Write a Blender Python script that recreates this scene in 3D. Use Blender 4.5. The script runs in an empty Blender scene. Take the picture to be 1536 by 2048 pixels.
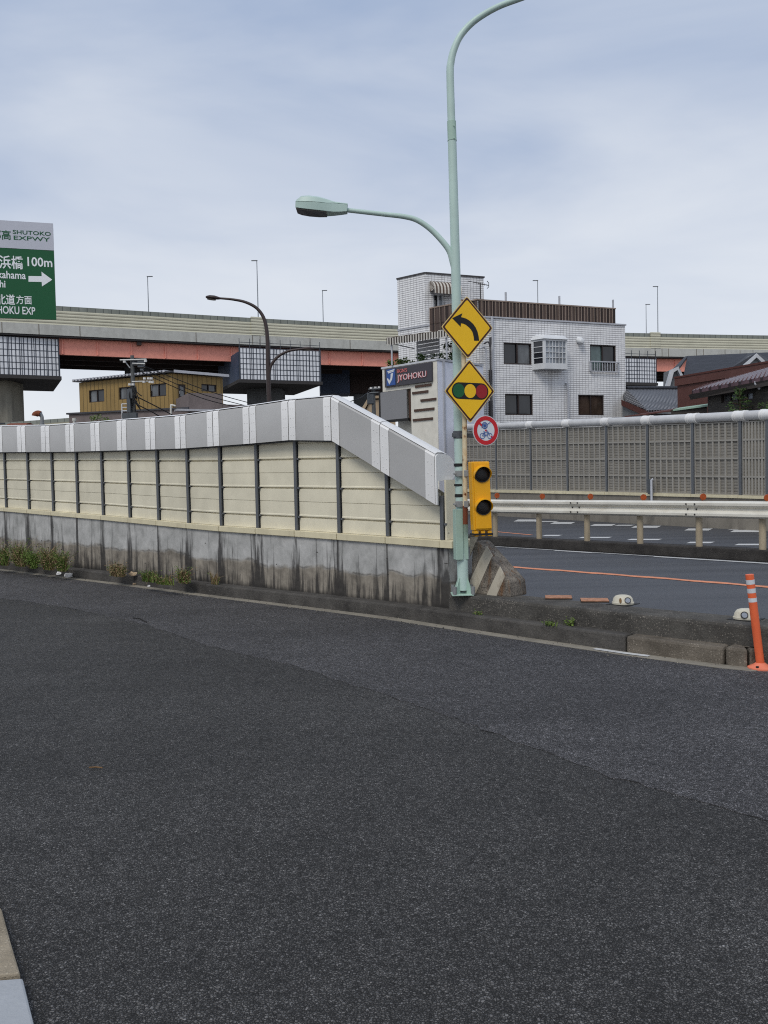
import bpy, bmesh, math, random
import numpy as np
from mathutils import Vector, Matrix

# ------------------------------------------------------------------ camera, sky, sun, exposure
SC = bpy.context.scene
COL = SC.collection
FPX, PITCH, ROLL = 1657.0, 0.036, 0.021
EYE = Vector((0, 0, 1.6))
_F = Vector((0, math.cos(PITCH), -math.sin(PITCH)))
_R0, _U0 = Vector((1, 0, 0)), Vector((0, math.sin(PITCH), math.cos(PITCH)))
_R = _R0 * math.cos(ROLL) - _U0 * math.sin(ROLL)
_U = _U0 * math.cos(ROLL) + _R0 * math.sin(ROLL)
cam_data = bpy.data.cameras.new('camera')
cam = bpy.data.objects.new('camera', cam_data)
COL.objects.link(cam)
cam.matrix_world = Matrix(((_R.x, _U.x, -_F.x, EYE.x), (_R.y, _U.y, -_F.y, EYE.y), (_R.z, _U.z, -_F.z, EYE.z), (0, 0, 0, 1)))
cam_data.sensor_fit = 'VERTICAL'
cam_data.sensor_height = 36
cam_data.lens = FPX / 2048 * 36
cam_data.clip_end = 5000
SC.camera = cam

SUN_EL, SUN_AZ = math.radians(52), math.radians(205)     # behind the camera, a little to the left
world = bpy.data.worlds.new('World')
SC.world = world
world.use_nodes = True
WT = world.node_tree
WT.nodes.clear()
def wn(kind, **kw):
    n = WT.nodes.new(kind)
    for k, v in kw.items():
        setattr(n, k, v)
    return n
sky = wn('ShaderNodeTexSky', sky_type='NISHITA')
sky.sun_disc = False
sky.sun_elevation = SUN_EL
sky.sun_rotation = SUN_AZ
sky.air_density, sky.dust_density = 1.0, 2.0
sky_gain = wn('ShaderNodeVectorMath', operation='SCALE')
sky_gain.inputs['Scale'].default_value = 0.08
WT.links.new(sky.outputs[0], sky_gain.inputs[0])
tc = wn('ShaderNodeTexCoord')
sep = wn('ShaderNodeSeparateXYZ')
WT.links.new(tc.outputs['Generated'], sep.inputs[0])
mp = wn('ShaderNodeMapping')
mp.inputs['Scale'].default_value = (1.0, 1.0, 3.6)
mp.inputs['Rotation'].default_value = (0.0, 0.22, 0.0)
mp.inputs['Location'].default_value = (3.1, 0.4, 0.55)
WT.links.new(tc.outputs['Generated'], mp.inputs[0])
cl = wn('ShaderNodeTexNoise')
cl.inputs['Scale'].default_value = 2.3
cl.inputs['Detail'].default_value = 5
cl.inputs['Roughness'].default_value = 0.5
cl.inputs['Distortion'].default_value = 0.35
WT.links.new(mp.outputs[0], cl.inputs['Vector'])
cr = wn('ShaderNodeValToRGB')
cr.color_ramp.elements[0].position = 0.34
cr.color_ramp.elements[0].color = (0.365, 0.455, 0.63, 1)
cr.color_ramp.elements[1].position = 0.70
cr.color_ramp.elements[1].color = (0.52, 0.59, 0.72, 1)
WT.links.new(cl.outputs['Fac'], cr.inputs['Fac'])
# cloud deck brightens towards the horizon
hz = wn('ShaderNodeMapRange', interpolation_type='SMOOTHSTEP')
hz.inputs['From Min'].default_value = 0.0
hz.inputs['From Max'].default_value = 0.50
hz.inputs['To Min'].default_value = 1.0
hz.inputs['To Max'].default_value = 0.0
nz2 = wn('ShaderNodeMath', operation='MULTIPLY_ADD')
nz2.inputs[1].default_value = -0.34
WT.links.new(cl.outputs['Fac'], nz2.inputs[0])
off = wn('ShaderNodeMath', operation='SUBTRACT')
WT.links.new(sep.outputs['Z'], nz2.inputs[2])
WT.links.new(nz2.outputs[0], off.inputs[0])
off.inputs[1].default_value = -0.13
WT.links.new(off.outputs[0], hz.inputs['Value'])
hm = wn('ShaderNodeMix', data_type='RGBA')
WT.links.new(hz.outputs[0], hm.inputs['Factor'])
WT.links.new(cr.outputs[0], hm.inputs['A'])
hm.inputs['B'].default_value = (0.79, 0.82, 0.865, 1)
gain = wn('ShaderNodeVectorMath', operation='SCALE')
gain.inputs['Scale'].default_value = 1.0
WT.links.new(hm.outputs['Result'], gain.inputs[0])
mx = wn('ShaderNodeMix', data_type='RGBA')
mx.inputs['Factor'].default_value = 0.88
WT.links.new(sky_gain.outputs[0], mx.inputs['A'])
WT.links.new(gain.outputs[0], mx.inputs['B'])
bg = wn('ShaderNodeBackground')
bg.inputs['Strength'].default_value = 1.0
WT.links.new(mx.outputs['Result'], bg.inputs['Color'])
wo = wn('ShaderNodeOutputWorld')
WT.links.new(bg.outputs[0], wo.inputs['Surface'])

sun_data = bpy.data.lights.new('sun', 'SUN')
sun_data.energy = 1.5
sun_data.angle = math.radians(25)
sun_data.color = (1.0, 0.95, 0.86)
sun = bpy.data.objects.new('sun', sun_data)
COL.objects.link(sun)
sun_dir = Vector((math.sin(SUN_AZ) * math.cos(SUN_EL), math.cos(SUN_AZ) * math.cos(SUN_EL), math.sin(SUN_EL)))
sun.rotation_euler = (-sun_dir).to_track_quat('-Z', 'Y').to_euler()
SC.view_settings.view_transform = 'Standard'
SC.view_settings.look = 'None'
SC.view_settings.exposure = 0.12
SC.view_settings.gamma = 1.0
SC.cycles.use_denoising = False
SC.cycles.filter_width = 1.1

# ------------------------------------------------------------------ sight lines: where a direction seen from the eye meets the place
def ray(px, py):
    return _F + _R * ((px - 768) / FPX) + _U * ((1024 - py) / FPX)
def H(px, py, z=0.0):                       # on a level plane
    d = ray(px, py)
    return EYE + d * ((z - EYE.z) / d.z)
def P(px, py, Y):                           # on the upright plane at distance Y
    d = ray(px, py)
    return EYE + d * (Y / d.y)
def V(px, py, A, B):                        # on the upright plane through A and B
    d = ray(px, py)
    n = Vector((B[1] - A[1], -(B[0] - A[0]), 0))
    t = (Vector((A[0], A[1], 0)) - EYE).dot(n) / d.dot(n)
    return EYE + d * t
def on_path(px, py, path):
    d = ray(px, py)
    best = None
    for a, b in zip(path[:-1], path[1:]):
        n = Vector((b[1] - a[1], -(b[0] - a[0]), 0))
        den = d.dot(n)
        if abs(den) < 1e-9: continue
        t = (Vector((a[0], a[1], 0)) - EYE).dot(n) / den
        q = EYE + d * t
        L = Vector((b[0] - a[0], b[1] - a[1]))
        s = (Vector((q.x - a[0], q.y - a[1]))).dot(L) / L.length_squared
        if t > 0 and -1e-6 <= s <= 1 + 1e-6:
            best = q; break
    if best is None:                         # beyond either end: use the nearest end segment
        for a, b in ((path[0], path[1]), (path[-2], path[-1])):
            q = V(px, py, a, b)
            L = Vector((b[0] - a[0], b[1] - a[1])); s = (Vector((q.x - a[0], q.y - a[1]))).dot(L) / L.length_squared
            if best is None or abs(s - .5) < best[1]: best = (q, abs(s - .5))
        best = best[0]
    return best
def z_at(x, y, curve):                      # height of a sloping edge over the plan point x, y
    z = 2.0
    for _ in range(6):
        q = Vector((x, y, z)) - EYE
        w = q.dot(_F)
        px = 768 + q.dot(_R) / w * FPX
        py = np.interp(px, [c[0] for c in curve], [c[1] for c in curve])
        d = ray(px, py)
        z = EYE.z + d.z * math.hypot(x, y) / math.hypot(d.x, d.y)
    return z
def offset_path(path, dist):
    out = []
    n = len(path)
    for i in range(n):
        a = path[max(i - 1, 0)]; b = path[min(i + 1, n - 1)]
        t = Vector((b[0] - a[0], b[1] - a[1])).normalized()
        out.append((path[i][0] - t.y * dist, path[i][1] + t.x * dist))
    return out

# ------------------------------------------------------------------ mesh helper
class Frame:
    def __init__(s, O, U, W=(0, 0, 1), N=None):
        s.O = Vector(O); s.U = Vector(U).normalized(); s.W = Vector(W).normalized()
        s.N = Vector(N).normalized() if N is not None else s.U.cross(s.W).normalized()
    def p(s, u, v, n=0.0):
        return s.O + s.U * u + s.W * v + s.N * n
    def uv(s, q):
        d = Vector(q) - s.O
        return d.dot(s.U), d.dot(s.W)
def plan_frame(A, B, z=0.0):                # runs from A to B; N points to the right-hand side of A->B, toward the eye when A is left
    U = Vector((B[0] - A[0], B[1] - A[1], 0)).normalized()
    return Frame((A[0], A[1], z), U, (0, 0, 1), (U.y, -U.x, 0))
WORLD = Frame((0, 0, 0), (1, 0, 0), (0, 0, 1), (0, -1, 0))

class MB:
    def __init__(s):
        s.v = []; s.f = []; s.uv = []; s.m = []
    def poly(s, pts, uvs=None, m=0):
        i = len(s.v)
        s.v += [tuple(p) for p in pts]
        s.f.append(tuple(range(i, i + len(pts))))
        s.uv.append(uvs or [(p[0] + p[1], p[2]) for p in pts]); s.m.append(m)
        return s
    def mesh(s, verts, faces, m=0, uvs=None):
        i = len(s.v)
        s.v += [tuple(p) for p in verts]
        for k, f in enumerate(faces):
            s.f.append(tuple(i + j for j in f))
            s.uv.append(uvs[k] if uvs else [(verts[j][0] + verts[j][1], verts[j][2]) for j in f]); s.m.append(m)
        return s
    def fbox(s, fr, u0, u1, v0, v1, n0, n1, m=0):
        c = [(u, v, n) for n in (n0, n1) for v in (v0, v1) for u in (u0, u1)]
        pts = [fr.p(*q) for q in c]
        fs = [(4, 5, 7, 6), (1, 0, 2, 3), (0, 4, 6, 2), (5, 1, 3, 7), (6, 7, 3, 2), (0, 1, 5, 4)]
        uvs = []
        for k, f in enumerate(fs):
            if k < 2: uvs.append([(c[j][0], c[j][1]) for j in f])
            elif k < 4: uvs.append([(c[j][0] + c[j][2], c[j][1]) for j in f])
            else: uvs.append([(c[j][0], c[j][1] + c[j][2]) for j in f])
        return s.mesh(pts, fs, m, uvs)
    def hexa(s, p, m=0, uvs=None):            # p: bottom loop of 4 then top loop of 4
        fs = [(3, 2, 1, 0), (4, 5, 6, 7), (0, 1, 5, 4), (1, 2, 6, 5), (2, 3, 7, 6), (3, 0, 4, 7)]
        return s.mesh(p, fs, m)
    def prism(s, pts, vec, m=0, closed=True):
        n = len(pts); vec = Vector(vec)
        a = [Vector(p) for p in pts]; b = [p + vec for p in a]
        fs = [tuple(range(n - 1, -1, -1)), tuple(range(n, 2 * n))] if closed else []
        fs += [(i, (i + 1) % n, n + (i + 1) % n, n + i) for i in range(n)]
        return s.mesh(a + b, fs, m)
    def tube(s, pts, rad, seg=12, caps=True, m=0):
        pts = [Vector(p) for p in pts]
        if not hasattr(rad, '__len__'): rad = [rad] * len(pts)
        t0 = (pts[1] - pts[0]).normalized()
        ref = Vector((0, 0, 1)) if abs(t0.z) < .9 else Vector((1, 0, 0))
        nrm = t0.cross(ref).normalized()
        rings = []; ln = 0; lens = []
        for i, p in enumerate(pts):
            a = pts[max(i - 1, 0)]; b = pts[min(i + 1, len(pts) - 1)]
            t = (b - a).normalized()
            nrm = (nrm - t * nrm.dot(t)).normalized()
            bn = t.cross(nrm)
            if i: ln += (p - pts[i - 1]).length
            lens.append(ln)
            rings.append([p + (nrm * math.cos(2 * math.pi * k / seg) + bn * math.sin(2 * math.pi * k / seg)) * rad[i] for k in range(seg)])
        vs = [q for r in rings for q in r]
        fs = []; uvs = []
        for i in range(len(pts) - 1):
            for k in range(seg):
                k2 = (k + 1) % seg
                fs.append((i * seg + k, i * seg + k2, (i + 1) * seg + k2, (i + 1) * seg + k))
                uvs.append([(k / seg, lens[i]), ((k + 1) / seg, lens[i]), ((k + 1) / seg, lens[i + 1]), (k / seg, lens[i + 1])])
        if caps:
            fs.append(tuple(range(seg - 1, -1, -1))); uvs.append([(0, 0)] * seg)
            e = (len(pts) - 1) * seg
            fs.append(tuple(range(e, e + seg))); uvs.append([(0, 0)] * seg)
        return s.mesh(vs, fs, m, uvs)
    def loft(s, rings, m=0, caps=True, closed=True):
        n = len(rings[0]); vs = [q for r in rings for q in r]; fs = []
        for i in range(len(rings) - 1):
            for k in range(n if closed else n - 1):
                k2 = (k + 1) % n
                fs.append((i * n + k, i * n + k2, (i + 1) * n + k2, (i + 1) * n + k))
        if caps:
            fs.append(tuple(range(n - 1, -1, -1))); fs.append(tuple(range((len(rings) - 1) * n, len(rings) * n)))
        return s.mesh(vs, fs, m)
    def disc(s, c, U, W, r, seg=32, r_in=0.0, thick=0.0, a0=0.0, a1=2 * math.pi, m=0):
        c = Vector(c); U = Vector(U); W = Vector(W)
        full = abs(a1 - a0 - 2 * math.pi) < 1e-6
        k = seg if full else seg + 1
        an = [a0 + (a1 - a0) * i / seg for i in range(k)]
        out = [c + (U * math.cos(a) + W * math.sin(a)) * r for a in an]
        if r_in <= 0:
            if thick: return s.prism(out, U.cross(W).normalized() * thick, m)
            return s.poly(out, m=m)
        inn = [c + (U * math.cos(a) + W * math.sin(a)) * r_in for a in an]
        N = U.cross(W).normalized() * thick
        for i in range(seg):
            j = (i + 1) % k
            if thick: s.hexa([inn[i], out[i], out[j], inn[j], inn[i] + N, out[i] + N, out[j] + N, inn[j] + N], m)
            else: s.poly([inn[i], out[i], out[j], inn[j]], m=m)
        return s
    def build(s, name, mats, parent=None, smooth=None, bevel=0.0, origin=None):
        me = bpy.data.meshes.new(name)
        loc = Vector((0, 0, 0))
        if parent is None:
            if origin is not None: loc = Vector(origin)
            elif s.v:
                a = np.array(s.v); loc = Vector(((a[:, 0].min() + a[:, 0].max()) / 2, (a[:, 1].min() + a[:, 1].max()) / 2, a[:, 2].min()))
        me.from_pydata([tuple(Vector(p) - loc) for p in s.v], [], s.f)
        uvl = me.uv_layers.new(name='UVMap')
        flat = [c for f in s.uv for q in f for c in q]
        if len(flat) == 2 * len(me.loops): uvl.data.foreach_set('uv', flat)
        for mm in (mats if isinstance(mats, (list, tuple)) else [mats]): me.materials.append(mm)
        me.polygons.foreach_set('material_index', s.m)
        if smooth is not None:
            bm = bmesh.new(); bm.from_mesh(me); bmesh.ops.remove_doubles(bm, verts=bm.verts, dist=1e-5); bm.to_mesh(me); bm.free()
            me.polygons.foreach_set('use_smooth', [True] * len(me.polygons))
            me.set_sharp_from_angle(angle=math.radians(smooth))
        me.update()
        o = bpy.data.objects.new(name, me)
        COL.objects.link(o)
        o.location = loc
        if bevel:
            bm = bmesh.new(); bm.from_mesh(me); bmesh.ops.remove_doubles(bm, verts=bm.verts, dist=1e-5); bm.to_mesh(me); bm.free()
            b = o.modifiers.new('bevel', 'BEVEL'); b.width = bevel; b.segments = 2; b.limit_method = 'ANGLE'; b.angle_limit = math.radians(40)
        if parent is not None: attach(o, parent)
        return o
def attach(o, parent):
    o.parent = parent
    o.matrix_parent_inverse = parent.matrix_basis.inverted() if parent.parent is None else Matrix.Identity(4)
def thing(name, label, cat, loc=(0, 0, 0), group=None):
    o = bpy.data.objects.new(name, None); COL.objects.link(o)
    o.location = loc; o.empty_display_size = .2
    return tag(o, label, cat, group)
def tag(o, label, cat, group=None):
    o['label'] = label; o['category'] = cat
    if group: o['group'] = group
    return o
def structure(o):
    o['kind'] = 'structure'; return o
def copy_thing(o, parent=None):
    c = o.copy(); COL.objects.link(c)
    if parent is not None: c.parent = parent; c.matrix_parent_inverse = o.matrix_parent_inverse.copy()
    for ch in list(o.children): copy_thing(ch, c)
    return c
def text_mesh(body, mat, parent, fr, u0, u1, v0, v1, n, bold=0.0, thick=0.004, name='lettering', shear=0.0):
    cu = bpy.data.curves.new('t', 'FONT'); cu.body = body; cu.size = 1; cu.offset = bold; cu.resolution_u = 3
    o = bpy.data.objects.new('t', cu); COL.objects.link(o)
    me = bpy.data.meshes.new_from_object(o.evaluated_get(bpy.context.evaluated_depsgraph_get()))
    bpy.data.objects.remove(o); bpy.data.curves.remove(cu)
    vs = np.array([v.co[:] for v in me.vertices])
    fs = [tuple(p.vertices) for p in me.polygons]
    bpy.data.meshes.remove(me)
    lo, hi = vs.min(0), vs.max(0)
    mb = MB()
    pts = [fr.p(u0 + (x - lo[0]) / (hi[0] - lo[0]) * (u1 - u0), v0 + (y - lo[1]) / (hi[1] - lo[1]) * (v1 - v0), n) for x, y, _ in vs]
    mb.mesh(pts, fs)
    ed = {}
    for f in fs:
        for a, b in zip(f, f[1:] + f[:1]): ed[(a, b)] = ed.get((a, b), 0) + 1
    back = [p - fr.N * thick for p in pts]
    mb.mesh(pts + back, [(b, a, a + len(pts), b + len(pts)) for (a, b) in ed if (b, a) not in ed])
    return mb.build(name, mat, parent)

# ------------------------------------------------------------------ materials
def lin(r, g, b):
    def c(x):
        x /= 255.0
        return x / 12.92 if x <= .04045 else ((x + .055) / 1.055) ** 2.4
    return (c(r), c(g), c(b), 1)
class NT:
    def __init__(s, name):
        s.mat = bpy.data.materials.new(name); s.mat.use_nodes = True
        s.t = s.mat.node_tree; s.t.nodes.clear()
        s.out = s.n('ShaderNodeOutputMaterial'); s.b = s.n('ShaderNodeBsdfPrincipled')
        s.l(s.b.outputs[0], s.out.inputs[0])
        s.co = s.n('ShaderNodeTexCoord')
    def n(s, k, **kw):
        x = s.t.nodes.new(k)
        for a, b in kw.items(): setattr(x, a, b)
        return x
    def l(s, a, b): s.t.links.new(a, b)
    def val(s, x, v):
        if hasattr(v, 'is_linked') or hasattr(v, 'links'): s.l(v, x)
        else: x.default_value = v
    def mapping(s, src='Object', scale=(1, 1, 1), rot=(0, 0, 0), loc=(0, 0, 0)):
        m = s.n('ShaderNodeMapping'); m.inputs['Scale'].default_value = scale; m.inputs['Rotation'].default_value = rot; m.inputs['Location'].default_value = loc
        s.l(s.co.outputs[src], m.inputs[0]); return m.outputs[0]
    def noise(s, vec, scale=5, detail=4, rough=.55, dist=0.0):
        x = s.n('ShaderNodeTexNoise'); x.inputs['Scale'].default_value = scale; x.inputs['Detail'].default_value = detail
        x.inputs['Roughness'].default_value = rough; x.inputs['Distortion'].default_value = dist
        s.l(vec, x.inputs['Vector']); return x.outputs['Fac']
    def ramp(s, fac, stops):
        r = s.n('ShaderNodeValToRGB'); s.l(fac, r.inputs[0])
        e = r.color_ramp.elements
        while len(e) < len(stops): e.new(.5)
        for k, (p, c) in enumerate(stops):
            e[k].position = p; e[k].color = c if hasattr(c, '__len__') else (c, c, c, 1)
        return r.outputs[0]
    def mix(s, fac, a, b, mode='MIX'):
        m = s.n('ShaderNodeMix', data_type='RGBA', blend_type=mode)
        s.val(m.inputs['Factor'], fac); s.val(m.inputs['A'], a); s.val(m.inputs['B'], b)
        return m.outputs['Result']
    def math(s, op, a, b=0.0, c=None):
        m = s.n('ShaderNodeMath', operation=op); s.val(m.inputs[0], a); s.val(m.inputs[1], b)
        if c is not None: s.val(m.inputs[2], c)
        return m.outputs[0]
    def bump(s, h, strength=.3, dist=.01):
        b = s.n('ShaderNodeBump'); b.inputs['Strength'].default_value = strength; b.inputs['Distance'].default_value = dist
        s.l(h, b.inputs['Height']); s.l(b.outputs[0], s.b.inputs['Normal'])
    def finish(s, color, rough=.6, metal=0.0, spec=.5):
        s.val(s.b.inputs['Base Color'], color); s.val(s.b.inputs['Roughness'], rough)
        s.b.inputs['Metallic'].default_value = metal; s.b.inputs['Specular IOR Level'].default_value = spec
        return s.mat
def plain(name, col, rough=.6, metal=0.0, var=.18, scale=2.0, fine=25.0, bump=0.0, spec=.4):
    t = NT(name); v = t.mapping()
    a = t.noise(v, scale, 5, .6); b = t.noise(v, fine, 3, .6)
    k = t.math('ADD', t.math('MULTIPLY', a, .65), t.math('MULTIPLY', b, .35))
    oi = t.n('ShaderNodeObjectInfo'); tone_ = t.ramp(oi.outputs['Random'], [(0.0, .94), (1.0, 1.04)])
    dark = tuple(c * (1 - var) for c in col[:3]) + (1,); lite = tuple(min(1, c * (1 + var * .7)) for c in col[:3]) + (1,)
    c = t.mix(1.0, t.ramp(k, [(.3, dark), (.7, lite)]), tone_, 'MULTIPLY')
    if bump: t.bump(b, bump, .01)
    return t.finish(c, rough, metal, spec)
def grimy(name, col, grime, rough=.6, amt=.6, streak=(6, 6, .5), spec=.4, metal=0.0):     # rain streaks of dirt down a painted face
    t = NT(name); v = t.mapping(scale=streak)
    st = t.noise(v, 1.0, 5, .6)
    f = t.ramp(st, [(.5, 0.0), (.78, amt)])
    v2 = t.mapping(); n2 = t.noise(v2, 3, 4)
    oi = t.n('ShaderNodeObjectInfo'); tone_ = t.ramp(oi.outputs['Random'], [(0.0, .93), (1.0, 1.04)])
    base = t.ramp(n2, [(.3, tuple(c * .9 for c in col[:3]) + (1,)), (.7, tuple(min(1, c * 1.06) for c in col[:3]) + (1,))])
    return t.finish(t.mix(1.0, t.mix(f, base, grime), tone_, 'MULTIPLY'), rough, metal, spec)
def asphalt(name, tone, size=85.0, bump=.9, blue=1.03, patch=.25):
    t = NT(name); v = t.mapping()
    wn_ = t.n('ShaderNodeTexNoise'); wn_.inputs['Scale'].default_value = 95; wn_.inputs['Detail'].default_value = 2; t.l(v, wn_.inputs['Vector'])
    wv = t.n('ShaderNodeVectorMath', operation='MULTIPLY_ADD'); wv.inputs[1].default_value = (.016, .016, .016); t.l(wn_.outputs['Color'], wv.inputs[0]); t.l(v, wv.inputs[2])
    v = wv.outputs[0]
    vo = t.n('ShaderNodeTexVoronoi'); vo.inputs['Scale'].default_value = size; t.l(v, vo.inputs['Vector'])
    v3 = t.n('ShaderNodeTexVoronoi', feature='DISTANCE_TO_EDGE'); v3.inputs['Scale'].default_value = size; t.l(v, v3.inputs['Vector'])
    sepc = t.n('ShaderNodeSeparateColor'); t.l(vo.outputs['Color'], sepc.inputs[0])
    stone = t.ramp(sepc.outputs[0], [(0.0, tone * .5), (.5, tone * 1.1), (.93, tone * 1.6), (.99, tone * 2.0)])
    pore = t.ramp(v3.outputs[0], [(0.0, 0.06), (.27, 1.0)])
    c = t.mix(1.0, stone, pore, 'MULTIPLY')
    big = t.ramp(t.noise(v, .35, 5, .6), [(.3, 1 - patch), (.7, 1 + patch * .7)])
    mid = t.ramp(t.noise(v, 5, 4, .6), [(.3, .86), (.7, 1.14)])
    c = t.mix(1.0, c, big, 'MULTIPLY'); c = t.mix(1.0, c, mid, 'MULTIPLY')
    fine_ = t.ramp(t.noise(t.mapping(), 150, 3, .7), [(.36, .5), (.64, 1.5)])
    c = t.mix(.75, c, fine_, 'MULTIPLY')
    clump = t.ramp(t.noise(v, 42, 3, .6), [(.34, .72), (.66, 1.22)])
    c = t.mix(1.0, c, clump, 'MULTIPLY')
    lane = t.ramp(t.noise(t.mapping(rot=(0, 0, math.radians(42)), scale=(.22, 1.3, 1)), 1.0, 4, .55), [(.3, .86), (.7, 1.1)])
    c = t.mix(1.0, c, lane, 'MULTIPLY')
    spot = t.ramp(t.noise(v, 1.7, 6, .7), [(.68, 0.0), (.74, .4)])
    c = t.mix(spot, c, (tone * .4, tone * .4, tone * .4, 1))
    c = t.mix(1.0, c, (1.04, 1.0, blue * .97, 1), 'MULTIPLY')
    h = t.math('ADD', t.math('MULTIPLY', v3.outputs[0], 1.6), t.math('MULTIPLY', sepc.outputs[1], .5))
    t.bump(h, bump, .012)
    return t.finish(c, .82, 0, .35)

M = {}
M['asphalt'] = asphalt('worn road asphalt', .136, 96, 1.0, .99)
M['asphalt_patch'] = asphalt('resurfaced asphalt', .182, 92, 1.0, 1.05)
def worn_road():
    t = NT('main road asphalt'); v = t.mapping(rot=(0, 0, math.radians(54)), scale=(.12, 1.5, 1))
    band = t.noise(v, 1.0, 3, .5)
    v2 = t.mapping(); fine = t.noise(v2, 60, 3, .7)
    c = t.ramp(band, [(.35, (.042, .044, .05, 1)), (.65, (.082, .085, .093, 1))])
    c = t.mix(.5, c, t.ramp(fine, [(.3, (.035, .036, .04, 1)), (.7, (.09, .092, .1, 1))]))
    t.bump(fine, .4, .01)
    return t.finish(c, .6, 0, .4)
M['main_road'] = worn_road()
M['ground'] = plain('bare ground', lin(105, 102, 98), .95, var=.3, scale=.4)
def stained_wall():
    t = NT('rain stained concrete')
    uvn = t.n('ShaderNodeUVMap'); sp = t.n('ShaderNodeSeparateXYZ'); t.l(uvn.outputs[0], sp.inputs[0])
    u, w = sp.outputs['X'], sp.outputs['Y']                       # u counts posts along the wall, w runs 0 at the foot to 1 at the top
    cb = t.n('ShaderNodeCombineXYZ'); t.l(u, cb.inputs[0]); t.l(w, cb.inputs[1])
    vec = cb.outputs[0]
    wob = t.noise(vec, 2.2, 5, .6)
    stp = t.n('ShaderNodeTexWhiteNoise', noise_dimensions='1D'); t.l(t.math('FLOOR', u), stp.inputs['W'])
    edge = t.math('ADD', t.math('ADD', w, t.math('MULTIPLY', t.math('SUBTRACT', wob, .5), .26)), t.math('MULTIPLY_ADD', stp.outputs['Value'], .10, -.05))
    ob = t.mapping()
    g1 = t.noise(ob, 4, 6, .65); g2 = t.noise(ob, 18, 4, .6)
    upper = t.ramp(g1, [(.3, lin(146, 146, 143)), (.7, lin(192, 191, 188))])
    lower = t.ramp(g1, [(.3, lin(100, 94, 86)), (.7, lin(162, 154, 141))])
    base = t.mix(t.ramp(edge, [(.47, 0.0), (.55, 1.0)]), lower, upper)
    # grime line along the step in the pour
    ln = t.ramp(t.math('ABSOLUTE', t.math('SUBTRACT', edge, .512)), [(0.0, .55), (.025, 0.0)])
    base = t.mix(t.math('MULTIPLY', ln, t.ramp(t.noise(vec, 5, 3), [(.4, 0.0), (.6, 1.0)])), base, lin(45, 43, 42))
    # runs of soot below each post and the joint beside it
    fr = t.math('FRACT', u)
    sv = t.n('ShaderNodeMapping'); sv.inputs['Scale'].default_value = (11, .7, 1); t.l(vec, sv.inputs[0])
    st = t.noise(sv.outputs[0], 1.0, 4, .65, .3)
    near = t.math('MINIMUM', fr, t.math('SUBTRACT', 1.0, fr))
    cell = t.n('ShaderNodeTexWhiteNoise', noise_dimensions='1D'); t.l(t.math('FLOOR', t.math('ADD', u, .5)), cell.inputs['W'])
    wide = t.math('MULTIPLY_ADD', cell.outputs['Value'], .26, .03)
    prox = t.n('ShaderNodeMapRange', interpolation_type='SMOOTHSTEP'); t.l(near, prox.inputs['Value'])
    t.l(wide, prox.inputs['From Max']); prox.inputs['To Min'].default_value = .20; prox.inputs['To Max'].default_value = 0.0
    k = t.math('ADD', st, prox.outputs[0])
    low = t.math('MULTIPLY', t.ramp(w, [(0.0, .22), (.5, .07), (1.0, 0.0)]), 1.0)
    k = t.math('ADD', k, low)
    f = t.ramp(k, [(.60, 0.0), (.76, .88)])
    c = t.mix(f, base, t.ramp(g2, [(.3, lin(36, 35, 36)), (.7, lin(58, 56, 55))]))
    # darker band along the foot
    c = t.mix(t.ramp(t.math('ADD', w, t.math('MULTIPLY', wob, .15)), [(.12, .85), (.22, 0.0)]), c, lin(44, 42, 40))
    # tie-rod holes
    vo = t.n('ShaderNodeTexVoronoi'); vo.inputs['Scale'].default_value = 1.0; vo.inputs['Randomness'].default_value = .12
    hm_ = t.n('ShaderNodeMapping'); hm_.inputs['Scale'].default_value = (2.0, 4.0, 1); t.l(vec, hm_.inputs[0]); t.l(hm_.outputs[0], vo.inputs['Vector'])
    c = t.mix(t.ramp(vo.outputs['Distance'], [(.035, .8), (.05, 0.0)]), c, lin(60, 58, 56))
    t.bump(g2, .25, .01)
    return t.finish(c, .9, 0, .25)
M['stained_wall'] = stained_wall()
def weathered(name, a, b, pale, amount=.5, scale=45):
    t = NT(name); v = t.mapping()
    big = t.noise(v, 3, 5, .65); base = t.ramp(big, [(.3, a), (.7, b)])
    vo = t.n('ShaderNodeTexVoronoi'); vo.inputs['Scale'].default_value = scale; t.l(v, vo.inputs['Vector'])
    sc = t.n('ShaderNodeSeparateColor'); t.l(vo.outputs['Color'], sc.inputs[0])
    f = t.math('MULTIPLY', t.ramp(sc.outputs[0], [(.62, 0.0), (.72, 1.0)]), t.ramp(vo.outputs['Distance'], [(.25, 1.0), (.45, 0.0)]))
    patch = t.ramp(t.noise(v, 5, 3), [(.35, .15), (.65, 1.0)])
    f = t.math('MULTIPLY', t.math('MULTIPLY', f, patch), amount)
    c = t.mix(f, base, pale)
    h = t.math('ADD', t.noise(v, 40, 4, .7), t.math('MULTIPLY', sc.outputs[1], .4)); t.bump(h, .7, .015)
    return t.finish(c, .92, 0, .2)
M['kerb'] = weathered('sooty kerb concrete', lin(60, 58, 56), lin(94, 91, 87), lin(128, 123, 114), .3)
M['kerb_pale'] = weathered('pebbled kerb block', lin(82, 76, 68), lin(122, 114, 103), lin(164, 155, 142), .7, 60)
M['block'] = weathered('pebbled black concrete', lin(60, 58, 55), lin(96, 93, 88), lin(146, 139, 129), .75, 62)
M['block_top'] = weathered('sooty concrete top', lin(46, 44, 43), lin(74, 71, 68), lin(116, 111, 105), .4, 60)
M['chev'] = grimy('worn white chevron paint', lin(182, 174, 158), lin(104, 90, 74), .9, .85, (11, 11, 6), .2)
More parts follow.
